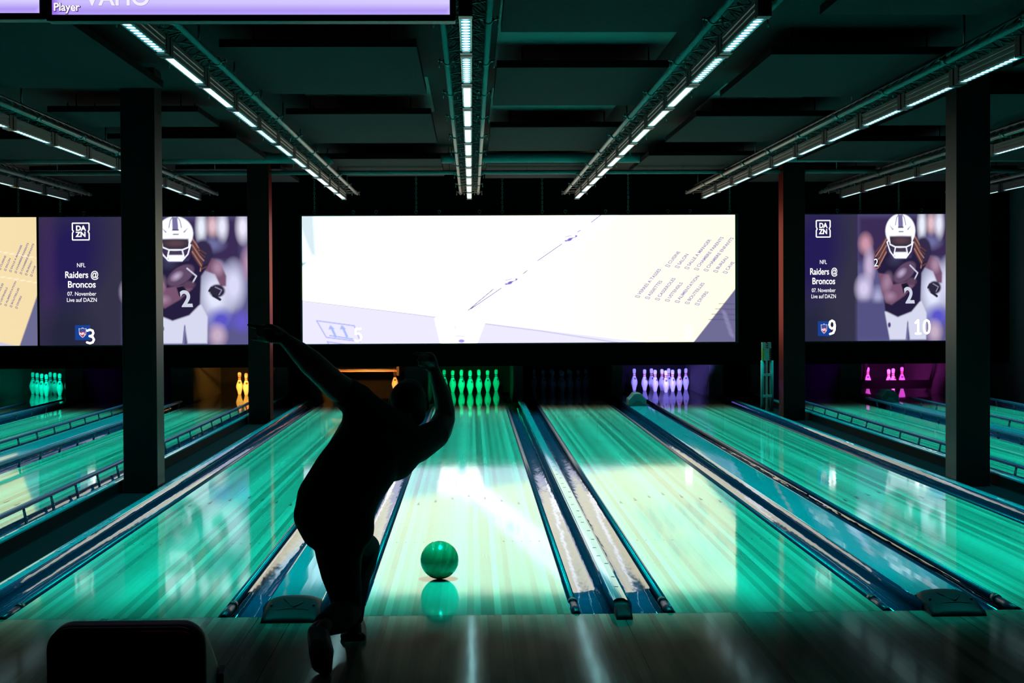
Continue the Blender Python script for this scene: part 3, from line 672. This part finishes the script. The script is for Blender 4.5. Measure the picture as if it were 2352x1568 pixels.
def carton_print(parent, place, sc_, m, post=1.0):
    for k, s in enumerate(('CUISINE', 'SALON', 'SALLE A MANGER', 'CHAMBRE PARENTS', 'CHAMBRE ENFANTS', 'BUREAU', 'CAVE')):
        text('[] '+s, 'carton_print', .066*sc_, m, place(1532+k*22.2, 612+k*2.6), parent, 'LEFT', rot=math.radians(50), offset=.0018, shear=-.45, post=post)
    for k, s in enumerate(('VERRES A TASSES', 'ASSIETTES', 'CASSEROLES', 'USTENSILS', 'ALIMENTATION', 'BOUTEILLES', 'DIVERS')):
        text('[] '+s, 'carton_print', .066*sc_, m, place(1462+k*23, 682+k*3), parent, 'LEFT', rot=math.radians(50), offset=.0018, shear=-.45, post=post)
carton_print(cs, cpos, 1, m_ink)
digits('5', .19, m_num, cpos(821, 765), cs); digits('8', .19, m_num, cpos(1582, 763), cs)
for px in (724, 813, 865, 957, 1010, 1103, 1155, 1247, 1300, 1393, 1445, 1537, 1588, 1680): eyebolt(PXX(px), cs)
for i, px in enumerate((724, 957, 1155, 1247, 1445, 1680)): chain(PXX(px), f'steel chain holding the long central screen, {NUM[i] if i else "first"} from its left end')

# -- sports advert screens
def advert(x0, x1, label, numbers, pxs):
    t = screen_frame(x0, x1, label); W, H = 500, 292; cv = Canvas(W, H, 1.3)
    def RX(X, Y): return ((X/2.8+1740-1815)/.843, Y/2.8+400-493)
    def RP(*p): return [RX(*q) for q in p]
    def EL(X, Y, rx, ry, col, soft=.1, rot=0, al=1): x, y = RX(X, Y); cv.ell(x, y, rx/2.8/.843, ry/2.8, col, soft, rot, al)
    navy = hexc(34, 32, 74); gr = hexc(62, 60, 84)
    cv.c[:] = hexc(66, 62, 88)
    # text panel
    cv.poly([(-5, -5), (190, -5), (190, 300), (-5, 300)], hexc(52, 50, 72), 1)
    cv.ell(70, 90, 70, 110, hexc(36, 28, 84), .5, .3); cv.ell(20, 120, 18, 170, hexc(70, 45, 95), .6, 0, .5); cv.ell(60, 270, 60, 60, hexc(30, 34, 58), .5, 0, .7)
    cv.poly([(190, -5), (505, -5), (505, 300), (190, 300)], hexc(92, 88, 138), 1)
    # blurred crowd and sideline behind the player
    cv.poly(RP((655, 260), (1300, 260), (1300, 560), (655, 560)), hexc(58, 44, 84), 14)
    for X, Y, rx, ry, c in ((1078, 330, 24, 85, (235, 240, 255)), (1138, 320, 26, 60, (225, 190, 200)), (1190, 325, 26, 75, (235, 235, 255)), (710, 450, 36, 55, (205, 150, 170)), (735, 590, 30, 90, (200, 180, 215)), (700, 740, 45, 70, (215, 205, 240)), (790, 800, 30, 60, (170, 170, 210)),
                           (1150, 760, 75, 150, (228, 232, 255)), (1130, 440, 60, 40, (110, 110, 160)), (1180, 920, 60, 60, (90, 85, 200)), (1160, 1020, 40, 60, (200, 175, 200)), (1250, 700, 50, 120, (220, 220, 250)), (1300, 330, 30, 80, (240, 235, 255)), (1290, 930, 40, 60, (100, 90, 200)), (1340, 560, 40, 90, (190, 150, 180))):
        EL(X, Y, rx, ry, hexc(*c), .6)
    cv.poly(RP((655, 820), (840, 820), (870, 1070), (655, 1070)), hexc(84, 82, 130), 8)
    wht = hexc(232, 236, 250, 1.25)
    cv.poly(RP((835, 890), (868, 1070), (978, 1070), (985, 950), (1000, 1070), (1105, 1070), (1108, 900), (1075, 822), (900, 860)), hexc(215, 218, 240), 2)
    cv.line(RP((985, 960), (975, 1070)), 3, hexc(120, 115, 160)); cv.ell(*RX(865, 975), 4, 6, hexc(80, 60, 120), .3)
    jer = hexc(38, 30, 62)
    skin = hexc(120, 84, 112); skl = hexc(196, 160, 190)
    cv.poly(RP((1125, 520), (1180, 560), (1210, 640), (1208, 705), (1178, 705), (1150, 630), (1085, 600)), skin, 2); EL(1165, 590, 26, 40, skl, .6, 0, .6)
    cv.poly(RP((770, 560), (830, 500), (900, 560), (1010, 540), (1040, 450), (1100, 420), (1138, 500), (1110, 580), (1075, 640), (1068, 820), (1010, 890), (920, 925), (838, 885), (828, 780), (795, 650)), jer, 2)
    EL(820, 560, 55, 70, jer, .1); EL(1085, 490, 52, 80, hexc(52, 42, 74), .15); EL(900, 560, 40, 30, hexc(60, 60, 90), .6, 0, .7)
    cv.poly(RP((792, 640), (860, 650), (890, 715), (960, 700), (1010, 690), (1030, 720), (960, 790), (880, 845), (840, 830), (815, 760)), skin, 2); EL(850, 700, 26, 50, skl, .7, .3, .5); EL(870, 790, 30, 24, skl, .7, 0, .5)
    EL(965, 635, 82, 52, hexc(96, 74, 104), .1, -.6); EL(945, 640, 26, 18, hexc(200, 180, 215), .7, -.6, .8); cv.line(RP((1000, 590), (1050, 640), (1030, 680)), 3, hexc(215, 215, 235))
    cv.poly(RP((942, 712), (985, 700), (1000, 750), (958, 770)), hexc(26, 22, 44), 1.5); EL(1010, 695, 32, 24, hexc(90, 66, 90), .3)
    EL(1160, 735, 42, 42, hexc(44, 40, 62), .15); cv.line(RP((1130, 715), (1118, 735)), 5, hexc(44, 40, 62)); cv.line(RP((1140, 765), (1175, 790)), 6, hexc(40, 36, 56)); cv.line(RP((1150, 710), (1185, 730), (1170, 760)), 2, hexc(150, 145, 180))
    for a in range(16):   # braids
        s = -1 if a % 2 else 1; yy = 400+a*7; p0 = (937+s*92, yy); p1 = (937+s*(115+a*2), yy+40+a*4); p2 = (937+s*(130+(a*37 % 40)), yy+75+(a*29 % 50))
        cv.line(RP(p0, p1, p2), 3.0, hexc(*((96, 62, 62) if a % 3 else (172, 120, 110))))
    EL(937, 368, 97, 110, wht, .04); cv.poly(RP((922, 262), (950, 262), (955, 345), (924, 345)), hexc(120, 112, 160), 1); cv.line(RP((905, 330), (912, 285), (925, 262)), 1.6, hexc(120, 115, 150)); cv.line(RP((972, 330), (964, 285), (950, 262)), 1.6, hexc(120, 115, 150))
    for s in (-1, 1): cv.poly(RP((937+s*68, 335), (937+s*45, 358), (937+s*50, 362)), hexc(40, 40, 60), 1)
    cv.poly(RP((868, 402), (1008, 402), (1015, 450), (985, 470), (890, 470), (860, 450)), hexc(50, 42, 62), 2); cv.ell(*RX(940, 430), 22, 8, hexc(88, 66, 76), .6)
    cv.poly(RP((880, 478), (1000, 478), (975, 520), (905, 520)), hexc(70, 60, 82), 2)
    for L_ in (((862, 400), (870, 455), (905, 472), (975, 472), (1010, 455), (1018, 400)), ((862, 430), (850, 440), (870, 500), (900, 540), (975, 540), (1005, 500), (1020, 440)), ((905, 472), (895, 525)), ((975, 472), (985, 525))): cv.line(RP(*L_), 2.8, wht)
    cv.poly(RP((895, 505), (985, 505), (975, 545), (905, 545)), wht, 1.5)
    cv.line(RP((925, 345), (955, 345)), 2.5, hexc(50, 50, 70)); cv.line(RP((928, 373), (955, 373)), 2, hexc(60, 60, 80))
    show(cv, x0, x1, SZ0, SZ1, SCR_Y, t)
    kx = (x1-x0)/W; kz = SH/H; q = kx/ (3.32/500)
    P = lambda cx, cy, d=.004: (x0+cx*kx, SCR_Y-d, SZ1-cy*kz)
    # channel mark
    bm = BM(); px_ = lambda u, v: P(95+u*19, 33+v*19)
    for (u0, v0), (u1, v1) in (((-1, -1), (1, -1)), ((1, -1), (1, -.2)), ((1, -.2), (.86, 0)), ((.86, 0), (1, .2)), ((1, .2), (1, 1)), ((1, 1), (-1, 1)), ((-1, 1), (-1, .2)), ((-1, .2), (-.86, 0)), ((-.86, 0), (-1, -.2)), ((-1, -.2), (-1, -1))):
        a = Vector(px_(u0, v0)); b = Vector(px_(u1, v1)); tube(bm, [a, b], .0095, 5)
    obj('logo_frame', bm, m_tx, t)
    text('DA', 'logo_text', .105, m_tx, P(95, 26), t, offset=.004, squeeze=q); text('ZN', 'logo_text', .105, m_tx, P(95, 40), t, offset=.004, squeeze=q)
    text('NFL', 'screen_caption', .090, m_tx, P(95, 110), t, squeeze=q*.85)
    text('Raiders @', 'screen_caption', .140, m_tx, P(96, 132), t, offset=.002, squeeze=q*.84); text('Broncos', 'screen_caption', .140, m_tx, P(96, 154), t, offset=.002, squeeze=q*.90)
    text('07. November', 'screen_caption', .086, m_tx, P(96, 175), t, squeeze=q*.86); text('Live auf DAZN', 'screen_caption', .086, m_tx, P(96, 189), t, squeeze=q*.86)
    bm = BM(); c0, c1 = P(80, 280, .003), P(114, 246, .003); vs = [bm.verts.new(v) for v in (c0, (c1[0], c0[1], c0[2]), c1, (c0[0], c0[1], c1[2]))]; bm.faces.new(vs); obj('badge', bm, emis('badge blue', tuple(hexc(24, 66, 150)), 1), t)
    def shield(s, d): return [P(97+u*s, 263+v*s, d) for u, v in ((-9, -10), (-4, -9), (0, -12), (4, -9), (9, -10), (8, 4), (4, 9), (0, 12), (-4, 9), (-8, 4))]
    bm = BM(); bm.faces.new([bm.verts.new(v) for v in shield(1, .0045)]); obj('badge_shield', bm, emis('shield white', (.6, .6, .75), 1), t)
    bm = BM(); bm.faces.new([bm.verts.new(v) for v in shield(.82, .006)]); obj('badge_shield', bm, emis('shield red', (.42, .03, .09), 1), t)
    bm = BM(); bm.faces.new([bm.verts.new(P(97+u, 263+v, .0075)) for u, v in ((-7, -8), (0, -9), (7, -8), (7, -2), (-7, -2))]); obj('badge_shield', bm, emis('shield blue', (.04, .09, .35), 1), t)
    text('NFL', 'badge_text', .055, m_tx, P(97, 266, .009), t, squeeze=q*.9, offset=.001)
    for s, cx, cy in numbers: digits(s, .205, m_num, P(cx, cy, .010), t, q)
    text('2', 'jersey_number', .34, emis('jersey number', (.62, .66, .8), 1), P(*RX(1000, 790)), t, offset=.010, squeeze=q, shear=-.15); text('2', 'jersey_number', .17, m_tx, P(*RX(778, 575)), t, squeeze=q)
    for px in pxs: eyebolt(px, t)
    return t
xl0, xl1 = PXX(98.5), PXX(98.5)+3.32
advert(xl0, xl1, 'left advert screen with a helmeted player and a 3, behind the left pillars', (('3', 115, 272),), [PXX(p) for p in (145, 198, 438, 492)])
xr0 = PXX(1815); xr1 = xr0+421*SCR_Y/FPX
advert(xr0, xr1, 'right advert screen with a helmeted ball player and the numbers 9 and 10', (('9', 119, 260), ('10', 368, 260)), [PXX(p) for p in (1930, 1983, 2073, 2126)])
chain(PXX(145), 'steel chain above the left advert screen, left of the near left pillar'); chain(PXX(50), 'steel chain above the leftmost screen at the photo edge')
chain(PXX(1841), 'steel chain at the left corner of the right advert screen'); chain(PXX(1983), 'middle chain of the three above the right advert screen'); chain(PXX(2073), 'right-hand chain above the right advert screen, over the helmet')
# -- far left screen with the same carton
ls = screen_frame(xl0-2.95, xl0-.035, 'cream carton screen cut off at the left photo edge'); cv = Canvas(500, 290, 2.5)
a0 = np.array([.92, .74, .42])
cv.grad(a0*1.1, a0); cv.line([(300, 60), (420, 80), (500, 92)], 1.5, (1.1, .95, .7)); cv.line([(380, 130), (500, 148)], 1.5, (1.1, .95, .7)); cv.poly([(0, 0), (300, 0), (120, 120), (0, 160)], (1.2, 1.2, 1.3), 10)
cv.poly([(452, 295), (505, 165), (505, 295)], (.15, .15, .30), 1.5); cv.poly([(0, 200), (200, 240), (452, 292), (0, 295)], (.6, .58, .8), 2)
show(cv, xl0-2.95, xl0-.035, SZ0, SZ1, SCR_Y, ls)
lpos = lambda px, py: (xl0-.035-(1690-px)*kx*.53, SCR_Y-.004, SZ1-(py-495)*kz)
carton_print(ls, lpos, .9, emis('screen ink dull', (.30, .24, .36), 1), .53)
eyebolt(PXX(50), ls); eyebolt(PXX(2), ls)

# ---------------------------------------------------------------- overhead score monitors
def monitor(x0, x1, z0, label, content):
    Y = 5.5; t = thing('score_monitor', label, 'monitor', ((x0+x1)/2, Y, z0-.03)); h = .82
    b = obj('bezel', bxs((x0-.022, x1+.022, Y, Y+.07, z0-.022, z0+h+.02)), m_bezel, t); bevel(b, .006)
    cv = Canvas(400, 230, 4); cv.grad((.52, .42, 1.0), (.72, .64, 1.0)); cv.ell(200, 200, 260, 60, (.66, .58, 1.0), .8, 0, .8); cv.poly([(0, 222), (400, 222), (400, 232), (0, 232)], (.42, .30, .9), 4); cv.poly([(-4, 0), (5, 0), (5, 232), (-4, 232)], (.30, .12, .8), 4)
    d = show(cv, x0, x1, z0, z0+h, Y-.003, t)
    for s in (-1, 1): bm = BM(); tube(bm, [((x0+x1)/2+s*.3, Y+.09, z0+.4), ((x0+x1)/2+s*.3, Y+.09, CEIL)], .018, 8); obj('ceiling_mount', bm, m_clip, t)
    obj('mount_plate', bxs(((x0+x1)/2-.35, (x0+x1)/2+.35, Y+.07, Y+.075+.01, z0+.3, z0+.55)), m_clip, t)
    if content:
        tb = emis('monitor shadow text', (.10, .04, .25), 1); Yt = Y-.0055
        p = at(153, 17, Yt)
        text('Player', 'monitor_text', .040, tb, (p.x+.0012, Yt+.001, p.z-.0012), t, offset=.0022, squeeze=.95); text('Player', 'monitor_text', .040, m_tx, (p.x, Yt-.0015, p.z), t, offset=.0003, squeeze=.95)
        p = at(270, -4, Yt); text('VAHO', 'monitor_text', .082, emis('monitor outline text', (.40, .30, .75), 1), (p.x, Yt+.001, p.z), t, offset=.0025); text('VAHO', 'monitor_text', .082, emis('monitor light text', (.92, .85, 1), 1), (p.x, Yt-.0015, p.z), t, offset=.0014)
    return t
p0, p1 = at(120, 34, 5.5), at(1033, 31, 5.5)
monitor(p0.x, p1.x, p0.z+.0, 'lavender score monitor hanging at the top, showing the word Player', True)
p2 = at(91, 30, 5.5); monitor(p2.x-(p1.x-p0.x), p2.x, p0.z+.006, 'lavender score monitor cut off at the top left corner', False)

# ---------------------------------------------------------------- bowling ball
bm = BM(); bmesh.ops.create_uvsphere(bm, u_segments=64, v_segments=40, radius=.1083)
m_ball = bpy.data.materials.new('ball resin'); m_ball.use_nodes = True; nt = m_ball.node_tree; b = nt.nodes['Principled BSDF']
ns = nt.nodes.new('ShaderNodeTexNoise'); ns.inputs['Scale'].default_value = 2.2; ns.inputs['Detail'].default_value = 5; ns.inputs['Distortion'].default_value = 1.2
tc = nt.nodes.new('ShaderNodeTexCoord'); mp = nt.nodes.new('ShaderNodeMapping'); mp.inputs['Scale'].default_value = (6, 2, 2); nt.links.new(tc.outputs['Object'], mp.inputs[0]); nt.links.new(mp.outputs[0], ns.inputs[0])
cr = nt.nodes.new('ShaderNodeValToRGB'); cr.color_ramp.elements[0].color = (.02, .12, .045, 1); cr.color_ramp.elements[1].color = (.07, .33, .14, 1); cr.color_ramp.elements[0].position = .3; cr.color_ramp.elements[1].position = .75
nt.links.new(ns.outputs[0], cr.inputs[0]); nt.links.new(cr.outputs[0], b.inputs['Base Color']); b.inputs['Roughness'].default_value = .22; b.inputs['Coat Weight'].default_value = .4; b.inputs['Coat Roughness'].default_value = .08
ball = smooth(obj('bowling_ball', bm, m_ball, loc=(-.19, 8.616, .1085))); ball.rotation_euler = (.3, .4, .2)
tag(ball, 'green marbled bowling ball rolling on the centre lane', 'bowling ball')
bm = BM()
for dx, dz in ((-.02, .03), (.012, .034), (-.006, -.02)):
    v = Vector((dx, -.1, dz)).normalized()*.1078; q = v.normalized().to_track_quat('Z', 'Y').to_matrix().to_4x4(); q.translation = v
    bmesh.ops.create_circle(bm, cap_ends=True, radius=.012, segments=16, matrix=q)
hl = obj('finger_hole', bm, mat('hole', (.004, .01, .008), .6), ball, loc=(0, 0, 0)); hl.rotation_euler = (-2.2, 0, 1.0)

# ---------------------------------------------------------------- ball return machine in the foreground
t = thing('ball_return', 'dark ball return machine with rounded hood at the bottom left, faint red glow inside', 'ball return', (-.915, 4.25, 0))
xa, xb = -1.122, -.712
def rrect(x0, x1, z0, z1, r, n=7):
    pts = []
    for cx, cz, a0 in ((x1-r, z1-r, 0), (x0+r, z1-r, PI/2), (x0+.02, z0+.02, PI), (x1-.02, z0+.02, 3*PI/2)):
        rr = r if a0 < 3 else .02
        for k in range(n+1): a = a0+PI/2*k/n; pts.append((cx+rr*math.cos(a), cz+rr*math.sin(a)))
    return pts
secs = [(4.0, .728, .060), (4.05, .733, .062), (4.12, .708, .07), (4.20, .655, .075), (4.30, .560, .075), (4.45, .46, .07), (4.50, .44, .06)]
bm = BM(); rings = []
for yy, top, r in secs: rings.append([bm.verts.new((x, yy, z)) for x, z in rrect(xa, xb, .10, top, r)])
for A, B in zip(rings, rings[1:]):
    for k in range(len(A)): bm.faces.new((A[k], A[(k+1) % len(A)], B[(k+1) % len(B)], B[k])).smooth = True
bm.faces.new(rings[-1][::-1])
inn = [bm.verts.new((x, 4.0, z)) for x, z in rrect(xa+.014, xb-.014, .12, .728-.014, .05)]
for k in range(len(inn)): bm.faces.new((rings[0][k], inn[k], inn[(k+1) % len(inn)], rings[0][(k+1) % len(inn)]))
hd = obj('hood_shell', bm, m_plastic, t)
bm = BM(); a = [bm.verts.new((x, 4.0, z)) for x, z in rrect(xa+.014, xb-.014, .12, .714, .05)]; bq = [bm.verts.new((x, 4.16, z)) for x, z in rrect(xa+.035, xb-.035, .16, .62, .05)]
for k in range(len(a)): bm.faces.new((a[k], a[(k+1) % len(a)], bq[(k+1) % len(a)], bq[k])).smooth = True
bm.faces.new(bq[::-1]); obj('recess', bm, m_inner, t)
bm = BM(); rim = [(x, 3.998, z) for x, z in rrect(xa+.007, xb-.007, .11, .721, .055)]; tube(bm, rim+[rim[0]], .0065, 6, cap=False); obj('rim', bm, mat('rim rubber', (.03, .03, .035), .25, coat=.4), t)
obj('red_lamp', bxs((-.95, -.86, 4.13, 4.15, .40, .43)), m_redglow, t)
obj('ball_tray', bxs((xa-.1, xb+.1, 2.9, 4.0, .30, .40)), m_plastic, t)
obj('pedestal', bxs((xa+.06, xb-.06, 3.1, 4.8, 0, .31)), m_plastic, t)
bm = BM(); prism(bm, [(4.22, .30), (4.22, .545), (4.28, .56), (4.46, .38), (4.48, .30)], xb-.005, xb+.016, axis='x'); bevel(obj('side_guard', bm, m_plastic, t), .006)

# ---------------------------------------------------------------- the bowler
def S(px, py, Y, r): p = at(px, py, Y); return (p, r*Y/FPX)
def hull(bm, spheres, sub=2):
    t = BM()
    for p, r in spheres:
        s = BM(); bmesh.ops.create_icosphere(s, subdivisions=sub, radius=r); bmesh.ops.translate(s, verts=s.verts, vec=p)
        for v in s.verts: t.verts.new(v.co)
        s.free()
    t.verts.ensure_lookup_table(); res = bmesh.ops.convex_hull(t, input=t.verts[:])
    bad = [g for g in res.get('geom_interior', []) if isinstance(g, bmesh.types.BMVert)]+[v for v in t.verts if not v.link_faces]
    bmesh.ops.delete(t, geom=list(set(bad)), context='VERTS')
    me = bpy.data.meshes.new('tmp'); t.to_mesh(me); t.free(); bm.from_mesh(me); bpy.data.meshes.remove(me)
def chainh(bm, spheres, sub=2):
    for a, b in zip(spheres, spheres[1:]): hull(bm, [a, b], sub)
def skinobj(name, bm, m, parent, voxel=.007, it=6, fac=.5):
    o = obj(name, bm, m, parent)
    r = o.modifiers.new('r', 'REMESH'); r.mode = 'VOXEL'; r.voxel_size = voxel; r.use_smooth_shade = True
    s = o.modifiers.new('s', 'SMOOTH'); s.factor = fac; s.iterations = it
    dg = bpy.context.evaluated_depsgraph_get(); me = bpy.data.meshes.new_from_object(o.evaluated_get(dg)); o.modifiers.clear(); old = o.data; o.data = me; bpy.data.meshes.remove(old)
    me.materials.clear(); me.materials.append(m)
    for p in me.polygons: p.use_smooth = True
    return o
base = at(790, 1470, 6.9); pr = thing('person', 'person in dark t-shirt and trousers, bent forward mid-release, arms raised, seen from behind', 'person', (base.x, 6.85, 0))
# skeleton in photo columns/rows and distance
Lsh = S(822, 918, 7.12, 40); Rsh = S(972, 1032, 7.22, 42)
B = BM()
# torso core, thinner than the clothes
hull(B, [S(742, 1180, 6.98, 48), S(802, 1180, 6.96, 48), S(750, 1120, 7.02, 48), S(830, 1110, 7.02, 50)])
hull(B, [S(750, 1120, 7.02, 48), S(830, 1110, 7.02, 50), S(830, 960, 7.12, 36), S(946, 1020, 7.2, 34), S(888, 985, 7.17, 40)])
# neck and head
chainh(B, [S(895, 985, 7.18, 34), S(920, 960, 7.24, 31), S(934, 940, 7.28, 32)], 3)
HEAD_Y = 7.28
hull(B, [S(936, 915, HEAD_Y-.01, 37), S(943, 928, HEAD_Y+.04, 38), S(940, 905, HEAD_Y+.03, 33)], 3)
hull(B, [S(943, 928, HEAD_Y+.04, 38), S(952, 958, HEAD_Y+.07, 22), S(955, 965, HEAD_Y+.09, 14)], 3)     # jaw
hull(B, [S(950, 935, HEAD_Y+.125, 6), S(952, 945, HEAD_Y+.145, 5), S(950, 925, HEAD_Y+.11, 4)])        # nose
for ex, ey in ((897, 926), (983, 935)): hull(B, [S(ex, ey-7, HEAD_Y+.035, 5), S(ex, ey+5, HEAD_Y+.035, 4), S(ex+(3 if ex < 940 else -3), ey, HEAD_Y+.045, 6)])
# left arm, stretched out to the left
LA = [S(822, 918, 7.12, 34), S(800, 906, 7.10, 33), S(768, 883, 7.06, 32), S(742, 858, 7.02, 30), S(717, 835, 7.0, 30), S(692, 812, 6.97, 25), S(668, 791, 6.94, 18.5), S(650, 776, 6.92, 14.5)]
chainh(B, LA, 3)
# left hand: palm, four fingers, thumb
hull(B, [S(650, 774, 6.92, 14.5), S(632, 761, 6.91, 14.5), S(615, 755, 6.90, 10), S(615, 777, 6.90, 9.5), S(632, 775, 6.91, 14)], 3)
for ch in ([(617, 752, 6.90, 7.5), (601, 752, 6.89, 6.2), (585, 750, 6.88, 5), (571, 746, 6.87, 4)],             # index, pointing
           [(613, 757, 6.89, 7.5), (599, 757, 6.86, 6.6), (592, 764, 6.84, 5.8), (598, 771, 6.85, 5)],           # middle, curled
           [(612, 767, 6.89, 7.2), (599, 768, 6.87, 6.2), (594, 775, 6.86, 5.4), (601, 778, 6.87, 4.8)],         # ring, curled
           [(618, 781, 6.91, 6.2), (604, 781, 6.92, 5.2), (590, 779, 6.92, 4.4), (579, 777, 6.92, 3.6)],         # little finger
           [(640, 762, 6.88, 8), (626, 751, 6.86, 7), (614, 748, 6.84, 5.8), (604, 752, 6.83, 5)]):              # thumb
    chainh(B, [S(*q) for q in ch])
# right arm, follow-through
RA = [S(962, 1020, 7.22, 33), S(987, 1007, 7.28, 30), S(1008, 988, 7.36, 30), S(1019, 965, 7.43, 26), S(1023, 943, 7.44, 22), S(1017, 912, 7.42, 21), S(1008, 882, 7.39, 17.5), S(998, 853, 7.36, 13)]
chainh(B, RA, 3)
hull(B, [S(997, 850, 7.36, 12), S(990, 826, 7.35, 13), S(987, 817, 7.35, 9.5), S(972, 820, 7.33, 7), S(975, 836, 7.33, 8.5)], 3)
for ch in ([(986, 815, 7.35, 7), (973, 814, 7.33, 5.2), (960, 812, 7.31, 4.2), (949, 810.5, 7.30, 3)],
           [(978, 820, 7.32, 6.5), (966, 820, 7.29, 5.4), (963, 828, 7.27, 4.8), (969, 831, 7.28, 4.3)],
           [(977, 828, 7.32, 6.5), (966, 829, 7.29, 5.3), (964, 836, 7.28, 4.7), (970, 838, 7.29, 4.2)],
           [(980, 838, 7.33, 6), (971, 839, 7.31, 5), (969, 844, 7.31, 4.3), (975, 846, 7.32, 3.8)],
           [(993, 838, 7.33, 6.5), (984, 834, 7.29, 5.5), (976, 828, 7.26, 4.8), (970, 824, 7.25, 4)]):
    chainh(B, [S(*q) for q in ch])
# legs
chainh(B, [S(748, 1205, 6.99, 46), S(800, 1245, 7.22, 36), S(838, 1262, 7.40, 28), S(828, 1320, 7.27, 23), S(818, 1385, 7.15, 18), S(814, 1440, 7.10, 14)], 3)
chainh(B, [S(800, 1205, 6.95, 46), S(790, 1300, 6.98, 36), S(798, 1398, 7.00, 26), S(782, 1418, 6.84, 25), S(744, 1437, 6.62, 15), S(732, 1452, 6.58, 15)], 3)
body = skinobj('body', B, m_skin, pr, .0045, 5)
# hair: close-cropped cap over the back of the head
B = BM(); hull(B, [S(935, 914, HEAD_Y-.018, 39.5), S(941, 922, HEAD_Y+.02, 40.5), S(940, 903, HEAD_Y+.02, 34)], 3); hull(B, [S(935, 914, HEAD_Y-.018, 39.5), S(948, 950, HEAD_Y-.005, 30)], 3)
skinobj('hair', B, m_hair, pr, .006, 3)
# t-shirt
B = BM()
hull(B, [S(733, 1178, 6.98, 57), S(808, 1170, 6.96, 54), S(737, 1142, 7.0, 55), S(822, 1128, 7.0, 56)], 3)
hull(B, [S(738, 1142, 7.0, 56), S(822, 1128, 7.0, 56), S(778, 1078, 7.03, 56), S(880, 1044, 7.08, 56)], 3)
hull(B, [S(778, 1078, 7.03, 56), S(880, 1044, 7.08, 56), S(826, 1000, 7.08, 46), S(936, 1026, 7.16, 46), S(908, 1058, 7.11, 46)], 3)
hull(B, [S(826, 1000, 7.08, 46), S(936, 1026, 7.16, 46), S(832, 935, 7.12, 42), S(890, 985, 7.17, 44), S(958, 1022, 7.20, 40)], 3)
hull(B, [S(832, 935, 7.12, 42), S(822, 916, 7.12, 36), S(796, 904, 7.10, 36)], 3)
hull(B, [S(796, 903, 7.10, 36.5), S(805, 908, 7.10, 37)], 3)
hull(B, [S(890, 985, 7.17, 42), S(832, 935, 7.12, 40), S(893, 965, 7.2, 31)], 3)
hull(B, [S(958, 1022, 7.20, 40), S(982, 1010, 7.27, 33), S(999, 998, 7.31, 33)], 3)
shirt = skinobj('t_shirt', B, m_shirt, pr, .007, 4)
# trousers
B = BM()
hull(B, [S(732, 1182, 6.97, 58), S(806, 1185, 6.95, 54), S(745, 1212, 6.98, 55), S(808, 1215, 6.96, 52)], 3)
chainh(B, [S(750, 1212, 6.99, 52), S(800, 1245, 7.22, 42), S(838, 1258, 7.40, 35), S(833, 1295, 7.33, 31)], 3)
chainh(B, [S(833, 1295, 7.33, 31), S(826, 1325, 7.26, 26), S(818, 1385, 7.15, 22), S(815, 1418, 7.11, 20)], 3)
chainh(B, [S(800, 1212, 6.95, 54), S(778, 1262, 6.96, 55), S(783, 1315, 6.98, 46), S(795, 1370, 7.0, 37), S(796, 1405, 7.0, 35), S(778, 1418, 6.84, 37), S(748, 1433, 6.68, 28)], 3)
skinobj('trousers', B, m_trouser, pr, .007, 4)
# shoes
def shoe(name_, up, so):
    B = BM()
    for h_ in up: hull(B, [S(*q) for q in h_], 2)
    s = skinobj('shoe', B, m_shoe, pr, .005, 4)
    B = BM(); hull(B, [S(*q) for q in so], 2); skinobj('sole', B, m_sole, s, .004, 2)
shoe('standing', [[(812, 1442, 7.10, 19), (812, 1424, 7.11, 18), (812, 1448, 7.09, 20)], [(812, 1444, 7.11, 20), (815, 1428, 7.28, 19), (818, 1412, 7.42, 15)]],
     [(795, 1461, 7.07, 10), (829, 1461, 7.07, 10), (789, 1461, 7.10, 8), (835, 1461, 7.10, 7), (800, 1440, 7.30, 9), (832, 1440, 7.30, 9), (806, 1422, 7.42, 7), (828, 1422, 7.42, 7)])
shoe('trailing', [[(731, 1452, 6.63, 25), (740, 1440, 6.64, 20), (732, 1466, 6.60, 24)], [(733, 1458, 6.62, 25), (738, 1498, 6.50, 30), (742, 1525, 6.44, 22)], [(738, 1498, 6.50, 29), (748, 1537, 6.42, 16), (738, 1522, 6.44, 24)]],
     [(720, 1450, 6.56, 14), (742, 1455, 6.56, 14), (720, 1468, 6.535, 14), (735, 1488, 6.46, 27), (739, 1505, 6.43, 28), (748, 1543, 6.37, 12), (735, 1525, 6.40, 18)])
